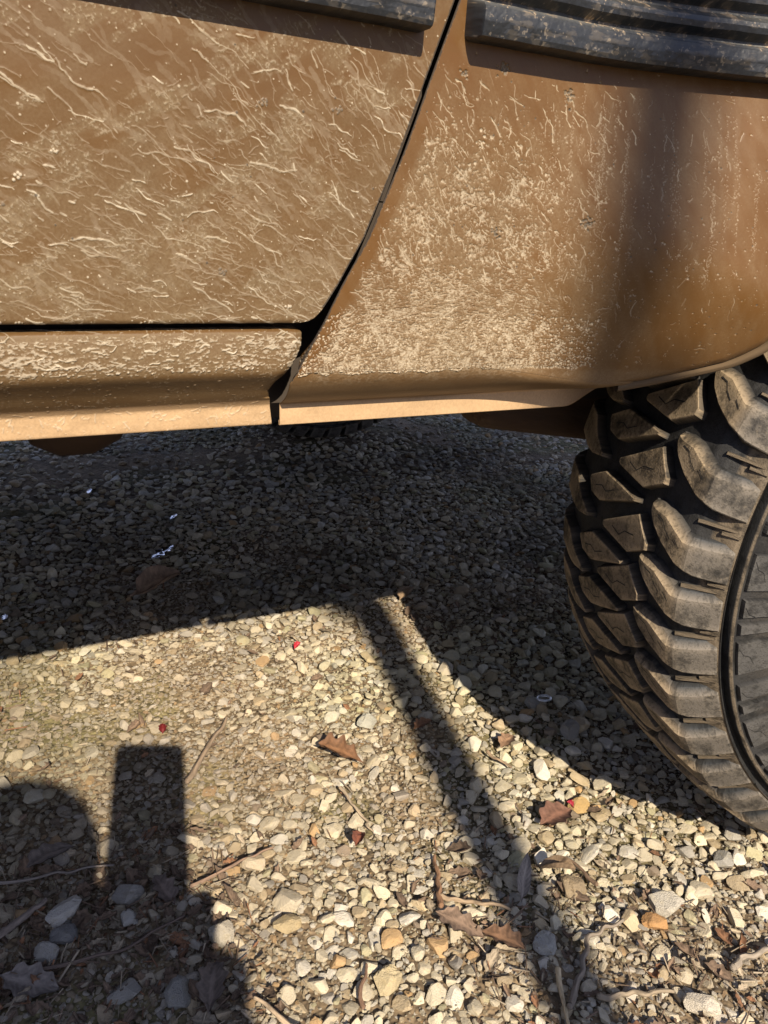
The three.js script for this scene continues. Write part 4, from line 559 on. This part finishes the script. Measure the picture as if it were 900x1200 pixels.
twig('pale split stick at the bottom right of the photographer\'s shadow', [[0.152, -0.372], [0.128, -0.412]], 0.0028, [0.45, 0.34, 0.22]);
twig('short dark stick beside the round brown clod', [[0.455, -0.39], [0.452, -0.425]], 0.0024, [0.2, 0.13, 0.08]);
twig('thin dark twig in the shade at the lower left', [[-0.02, -0.505], [0.04, -0.497], [0.095, -0.51]], 0.0018, [0.14, 0.1, 0.075]);
twig('thick grey root end at the left edge in the shade', [[-0.06, -0.545], [-0.03, -0.56], [-0.012, -0.572]], 0.0042, [0.24, 0.19, 0.15]);
twig('thin twig on the lit strip below the tyre\'s shadow', [[0.467, -0.592], [0.478, -0.56]], 0.0022, [0.34, 0.24, 0.15]);
{ // plant crumbs nobody could count
  const r = rng(321), chip = leafGeo(777, 0.6, 0.5), stick = new THREE.CylinderGeometry(0.5, 0.35, 1, 5); stick.rotateZ(Math.PI / 2); stick.setAttribute('color', new THREE.Float32BufferAttribute(new Array(stick.attributes.position.count * 3).fill(1), 3));
  const mt = new THREE.MeshStandardMaterial({ vertexColors: true, map: leafTex, roughness: 0.9, side: THREE.DoubleSide }), grp = new THREE.Group(); grp.name = numbered('leaf_litter'); grp.userData = { kind: 'stuff', label: 'crumbs of dead leaves and broken twigs scattered between the stones', category: 'leaf litter' }; scene.add(grp);
  const mk = (g, n, f) => { const m = new THREE.InstancedMesh(g, mt, n); m.name = 'litter_crumbs'; m.userData = { kind: 'stuff' }; m.castShadow = m.receiveShadow = true; const o = new THREE.Object3D(), C = new THREE.Color(); for (let i = 0; i < n; i++) { f(o, C); o.updateMatrix(); m.setMatrixAt(i, o.matrix); m.setColorAt(i, C); } grp.add(m); };
  const spot = () => { for (let q = 0; q < 6; q++) { const t = r(); let x, z; if (t < 0.35) { x = -0.1 + 0.25 * r(); z = -0.62 + 0.25 * r(); } else if (t < 0.6) { x = 0.28 + 0.28 * r(); z = -0.5 + 0.27 * r(); } else { x = lerp(-0.2, 1.1, r()); z = lerp(-1.3, -0.2, r()); } if (r() < 0.25 + dirt(x, z)) return [x, z]; } return [lerp(-0.2, 1.1, r()), lerp(-1.3, -0.2, r())]; };
  const brown = (C) => { const k = 0.6 + 0.7 * r(), t = r(); if (t < 0.6) C.setRGB(0.17 * k, 0.115 * k, 0.075 * k); else if (t < 0.7) C.setRGB(0.24 * k, 0.12 * k, 0.06 * k); else C.setRGB(0.32 * k, 0.26 * k, 0.18 * k); };
  mk(chip, 1100, (o, C) => { const [x, z] = spot(), s = 0.006 + 0.022 * r() * r(); o.position.set(x, Math.max(-0.003, soilH(x, z)) + 0.002 + 0.005 * r(), z); o.rotation.set(gauss(r) * 0.5, r() * 6.3, gauss(r) * 0.5); o.scale.set(s, s, s * (0.5 + 0.8 * r())); brown(C); });
  mk(stick, 900, (o, C) => { const [x, z] = spot(), L = 0.008 + 0.04 * r() * r() * r(), d = 0.0008 + 0.0018 * r() * r(); o.position.set(x, Math.max(-0.003, soilH(x, z)) + 0.004 + 0.003 * r(), z); o.rotation.set(r(), r() * 6.3, gauss(r) * 0.2); o.scale.set(L, d, d); brown(C); });
}
// red petals, a clear ring, mirror metal scraps added for bright glints
[['bright red petal on sunlit gravel near the sill shadow', 0.342, -0.893, 12], ['dark red petal above the top of the phone shadow', 0.130, -0.776, 13], ['crimson petal on the red brown leaf near the tyre', 0.497, -0.481, 10]].forEach(([label, x, z, mm], i) => { const m = mesh('petal', leafGeo(900 + i, 0.7, 0.9, 0.8), new THREE.MeshPhysicalMaterial({ color: lin(0.5, 0.015, 0.03), roughness: 0.6, side: THREE.DoubleSide })); tag(m, label, 'petal'); m.material.color.setRGB(...[[0.36, 0.012, 0.025], [0.14, 0.012, 0.012], [0.26, 0.01, 0.025]][i]); m.scale.setScalar(mm / 1000); m.rotation.set(0.3, 0.4 + i, 0.25); m.position.set(x, 0.009 + (i === 2 ? 0.004 : 0), z); });
tag(mesh('plastic_ring', new THREE.TorusGeometry(0.0085, 0.0016, 10, 36).rotateX(Math.PI / 2 - 0.25).translate(0.595, 0.012, -0.653), new THREE.MeshPhysicalMaterial({ color: lin(0.75, 0.78, 0.8), roughness: 0.12, transmission: 0.5, thickness: 0.003 })), 'small clear plastic ring lying on gravel in the tyre\'s shadow', 'ring');
{ const glint_metal = new THREE.MeshPhysicalMaterial({ color: lin(0.9, 0.91, 0.93), metalness: 1, roughness: 0.22, side: THREE.DoubleSide });
  [['largest mirror metal stand-in for a bright glint in the deep shade under the car', 0.230, -1.274, 62, 0.4], ['small glint stand-in of mirror metal behind the largest one under the car', 0.285, -1.442, 34, 0.45], ['glint stand-in of mirror metal farthest back under the sill at the left', 0.152, -1.64, 34, 0.35], ['glint stand-in of mirror metal at the left edge in the shade under the car', -0.027, -1.126, 22, 0.45]].forEach(([label, x, z, mm, w], i) => { const g = leafGeo(640 + i, 1.3, 0.16, w); const A = g.attributes.position; for (let k = 0; k < A.count; k++) A.setY(k, A.getY(k) + 0.06 * vn(A.getX(k) * 9, A.getZ(k) * 11, 640 + i)); g.computeVertexNormals(); const m = mesh('glint_standin', g, glint_metal); tag(m, label, 'glint_metal'); m.scale.setScalar(mm / 1000); m.rotation.set(0.05, 0.75 + 0.25 * i, -0.06); m.position.set(x, Math.max(0, soilH(x, z)) + 0.006, z); }); }

// ───────────────────────── behind the camera: the post, the phone and the photographer who throw the shadows ─────────────────────────
const bark = new THREE.MeshStandardMaterial({ color: lin(0.28, 0.2, 0.13), map: barkTex, bumpMap: barkTex, bumpScale: 0.002, roughness: 0.9 });
{ const P = [[0.086, -0.1, 1.4], [0.086, 0.6, 1.402], [0.088, 1.34, 1.4], [0.093, 1.556, 1.4], [0.104, 1.82, 1.4], [0.106, 1.875, 1.4]].map((p) => new THREE.Vector3(...p)); const st = thing('wooden_stake', 'slim round wooden stake standing in the gravel behind the photographer', 'stake'); mesh('shaft', new THREE.TubeGeometry(new THREE.CatmullRomCurve3(P), 50, 0.031, 14), bark, st); mesh('cap', new THREE.SphereGeometry(0.0312, 14, 8).translate(0.106, 1.873, 1.4), bark, st); }
{ const tree = thing('bare_tree', 'bare tree behind the photographer with a limb drooping towards the car', 'tree'), tube = (pts, r0, r1, n, name) => { const cv = new THREE.CatmullRomCurve3(pts.map((p) => new THREE.Vector3(...p))), g = new THREE.TubeGeometry(cv, n, 1, 12), A = g.attributes.position; for (let i = 0; i < A.count; i++) { const t = Math.floor(i / 13) / n, c = cv.getPointAt(clamp(t)), k = lerp(r0, r1, t) * (0.92 + 0.16 * vn(t * 30, (i % 13 === 12 ? 0 : i % 13), 7)); A.setXYZ(i, lerp(c.x, A.getX(i), k), lerp(c.y, A.getY(i), k), lerp(c.z, A.getZ(i), k)); } g.computeVertexNormals(); return mesh(name, g, bark, tree); };
  tube([[-1.75, -0.1, 5.1], [-1.7, 1.5, 5.05], [-1.62, 3.2, 5], [-1.7, 5, 5.1], [-1.6, 7, 5.2]], 0.17, 0.06, 40, 'trunk');
  tube([[-1.64, 3.9, 5.02], [-1.3, 4.7, 4.7], [-0.8, 5.1, 4.25], [-0.45, 4.95, 4.02], [-0.362, 4.6, 4], [-0.352, 4.2, 4], [-0.36, 3.93, 4]], 0.07, 0.03, 60, 'limb');
  for (const [a, c] of [[[-1.7, 5, 5.1], [-2.9, 6.4, 5.4]], [[-1.66, 5.8, 5.15], [-0.9, 7.6, 6]], [[-1.62, 4.4, 5.05], [-2.6, 5.6, 6]], [[-1.6, 6.9, 5.2], [-1.9, 8.6, 5]]]) tube([a, [(a[0] + c[0]) / 2, (a[1] + c[1]) / 2 + 0.12, (a[2] + c[2]) / 2], c], 0.05, 0.012, 16, 'limb'); }
const camP = (a, b, c) => EYE.clone().addScaledVector(CAM_R, a).addScaledVector(CAM_U, b).addScaledVector(CAM_F, c);
{ const ph = thing('smartphone', 'dark smartphone held upright by the photographer', 'phone'); ph.position.copy(camP(-0.0108, -0.0672, -0.0075)); ph.quaternion.copy(camera.quaternion);
  const rr = (w, h, q, d, bev) => { const S = new THREE.Shape(), a = w / 2, b = h / 2; S.moveTo(-a + q, -b); S.lineTo(a - q, -b); S.absarc(a - q, -b + q, q, -Math.PI / 2, 0); S.lineTo(a, b - q); S.absarc(a - q, b - q, q, 0, Math.PI / 2); S.lineTo(-a + q, b); S.absarc(-a + q, b - q, q, Math.PI / 2, Math.PI); S.lineTo(-a, -b + q); S.absarc(-a + q, -b + q, q, Math.PI, Math.PI * 1.5); return new THREE.ExtrudeGeometry(S, { depth: d, bevelEnabled: true, bevelSize: bev, bevelThickness: bev, bevelOffset: -bev, bevelSegments: 3, curveSegments: 10 }).translate(0, 0, -d / 2); };
  mesh('case', rr(0.078, 0.160, 0.0095, 0.006, 0.0015), new THREE.MeshStandardMaterial({ color: lin(0.02, 0.02, 0.022), roughness: 0.5 }), ph); mesh('screen', rr(0.072, 0.153, 0.007, 0.0004, 0.0002).translate(0, 0, 0.0048), new THREE.MeshPhysicalMaterial({ color: lin(0.01, 0.01, 0.012), roughness: 0.06 }), ph); }
{
  const person = thing('person', 'person crouching beside the car in dark clothes holding a phone at arm\'s length', 'person');
  const V = (x, y, z) => new THREE.Vector3(x, y, z);
  const smin = (a, b, k) => { const h = clamp(0.5 + 0.5 * (b - a) / k); return lerp(b, a, h) - k * h * (1 - h); };
  function body(bones, cell, k, mat, name, parent) { // bones: [A, rA, B, rB]
    const lo = V(9, 9, 9), hi = V(-9, -9, -9); for (const [A, ra, B, rb] of bones) for (const [p, q] of [[A, ra], [B, rb]]) { lo.min(p.clone().subScalar(q + 3 * cell)); hi.max(p.clone().addScalar(q + 3 * cell)); }
    const c = lo.clone().add(hi).multiplyScalar(0.5), half = hi.clone().sub(lo).multiplyScalar(0.5), L = Math.max(half.x, half.y, half.z), n = Math.min(110, Math.ceil(2 * L / cell)), mc = new MarchingCubes(n, mat, false, false, 400000); mc.isolation = 0; const p = V(0, 0, 0), d = V(0, 0, 0);
    for (let z = 0; z < n; z++) for (let y = 0; y < n; y++) for (let x = 0; x < n; x++) { p.set((x - n / 2) / (n / 2) * L + c.x, (y - n / 2) / (n / 2) * L + c.y, (z - n / 2) / (n / 2) * L + c.z); let f = 9; for (const [A, ra, B, rb] of bones) { d.subVectors(B, A); const t = clamp((p.clone().sub(A)).dot(d) / (d.lengthSq() || 1)), q = p.distanceTo(d.multiplyScalar(t).add(A)) - lerp(ra, rb, t); f = f > 8 ? q : smin(f, q, k); } mc.field[x + y * n + z * n * n] = -f; }
    mc.update(); const cnt = mc.count, g = new THREE.BufferGeometry(), pa = new Float32Array(cnt * 3), na = new Float32Array(cnt * 3); for (let i = 0; i < cnt * 3; i++) { pa[i] = mc.positionArray[i] * L + [c.x, c.y, c.z][i % 3]; na[i] = mc.normalArray[i]; } g.setAttribute('position', new THREE.BufferAttribute(pa, 3)); g.setAttribute('normal', new THREE.BufferAttribute(na, 3)); return mesh(name, g, mat, parent);
  }
  const skinM = new THREE.MeshPhysicalMaterial({ color: lin(0.5, 0.3, 0.21), roughness: 0.6 }), coat = new THREE.MeshStandardMaterial({ color: lin(0.05, 0.055, 0.07), roughness: 0.9 }), jeans = new THREE.MeshStandardMaterial({ color: lin(0.05, 0.07, 0.12), roughness: 0.9 }), hairM = new THREE.MeshStandardMaterial({ color: lin(0.05, 0.03, 0.02), roughness: 0.8 }), boot = new THREE.MeshStandardMaterial({ color: lin(0.06, 0.04, 0.03), roughness: 0.8 });
  const head = V(-0.230, 0.842, 0.46), neck = V(-0.235, 0.74, 0.53), chest = V(-0.25, 0.62, 0.62), hip = V(-0.27, 0.33, 0.78), shR = V(-0.057, 0.695, 0.47), shL = V(-0.42, 0.665, 0.58), elR = V(-0.07, 0.45, 0.42), wrR = camP(0.036, -0.215, -0.06), elL = V(-0.47, 0.45, 0.42), wrL = V(-0.36, 0.43, 0.24);
  body([[neck, 0.05, head.clone().add(V(0, -0.04, 0.02)), 0.055], [head.clone().add(V(0, 0.02, 0.03)), 0.088, head.clone().add(V(0.01, -0.045, -0.02)), 0.06], [head.clone().add(V(0.02, -0.015, -0.085)), 0.012, head.clone().add(V(0.02, -0.03, -0.1)), 0.014], [head.clone().add(V(-0.085, -0.01, 0.03)), 0.014, head.clone().add(V(-0.085, -0.035, 0.03)), 0.011], [head.clone().add(V(0.085, -0.01, 0.03)), 0.014, head.clone().add(V(0.085, -0.035, 0.03)), 0.011]], 0.005, 0.02, skinM, 'head', person);
  body([[head.clone().add(V(0, 0.045, 0.045)), 0.088, head.clone().add(V(0, 0.0, 0.075)), 0.075]], 0.008, 0.02, hairM, 'hair', person);
  body([[neck.clone().add(V(0, -0.03, 0.01)), 0.065, chest, 0.14], [chest, 0.15, hip, 0.15], [shL, 0.075, V(-0.12, 0.66, 0.51), 0.07], [V(-0.045, 0.675, 0.47), 0.032, elR, 0.045], [V(-0.032, 0.722, 0.47), 0.0175, V(-0.1, 0.738, 0.47), 0.03], [elR, 0.055, wrR, 0.036], [V(-0.175, 0.775, 0.48), 0.05, V(-0.105, 0.705, 0.47), 0.05], [chest, 0.13, V(-0.13, 0.62, 0.5), 0.09], [shL, 0.075, elL, 0.05], [elL, 0.05, wrL, 0.035]], 0.0105, 0.02, coat, 'jacket', person);
  const knR = V(-0.1, 0.46, 0.42), knL = V(-0.42, 0.46, 0.42), anR = V(-0.13, 0.1, 0.66), anL = V(-0.4, 0.1, 0.66);
  body([[hip.clone().add(V(0.1, 0, 0)), 0.12, knR, 0.075], [knR, 0.075, anR, 0.05], [hip.clone().add(V(-0.1, 0, 0)), 0.12, knL, 0.075], [knL, 0.075, anL, 0.05], [hip.clone().add(V(-0.1, 0, 0)), 0.14, hip.clone().add(V(0.1, 0, 0)), 0.14]], 0.012, 0.04, jeans, 'trousers', person);
  for (const a of [anR, anL]) body([[a, 0.05, a.clone().add(V(0, -0.05, 0.02)), 0.045], [a.clone().add(V(0, -0.055, 0)), 0.042, a.clone().add(V(0.01, -0.062, -0.17)), 0.034]], 0.008, 0.03, boot, 'boot', person);
  const H = (a, b, c) => camP(a, b, c), finger = (pts, r0) => { const o = []; for (let i = 0; i + 1 < pts.length; i++) o.push([pts[i], r0 * (1 - 0.1 * i), pts[i + 1], r0 * (1 - 0.1 * (i + 1))]); return o; };
  const hand = [[wrR, 0.028, H(0.030, -0.195, -0.034), 0.025], [H(0.034, -0.19, -0.034), 0.02, H(0.034, -0.162, -0.028), 0.014], [H(0.012, -0.19, -0.034), 0.018, H(0.0, -0.172, -0.028), 0.013]];
  [[-0.139, 0.0082], [-0.155, 0.0085]].forEach(([b, r0]) => hand.push(...finger([H(0.034, b - 0.012, -0.026), H(0.041, b, -0.012), H(0.037, b + 0.003, 0.0085), H(0.014, b + 0.004, 0.0095)], r0)));
  hand.push(...finger([H(0.03, -0.178, -0.03), H(0.022, -0.166, -0.010), H(0.014, -0.159, 0.006), H(0.004, -0.146, 0.0105)], 0.0082), ...finger([H(0.016, -0.18, -0.03), H(0.006, -0.166, -0.010), H(-0.002, -0.159, 0.006), H(-0.010, -0.148, 0.0105)], 0.0076), ...finger([H(0.004, -0.18, -0.034), H(-0.008, -0.158, -0.026), H(-0.014, -0.136, -0.0215)], 0.0095));
  body(hand, 0.0032, 0.008, skinM, 'hand', person);
}
renderer.render(scene, camera);
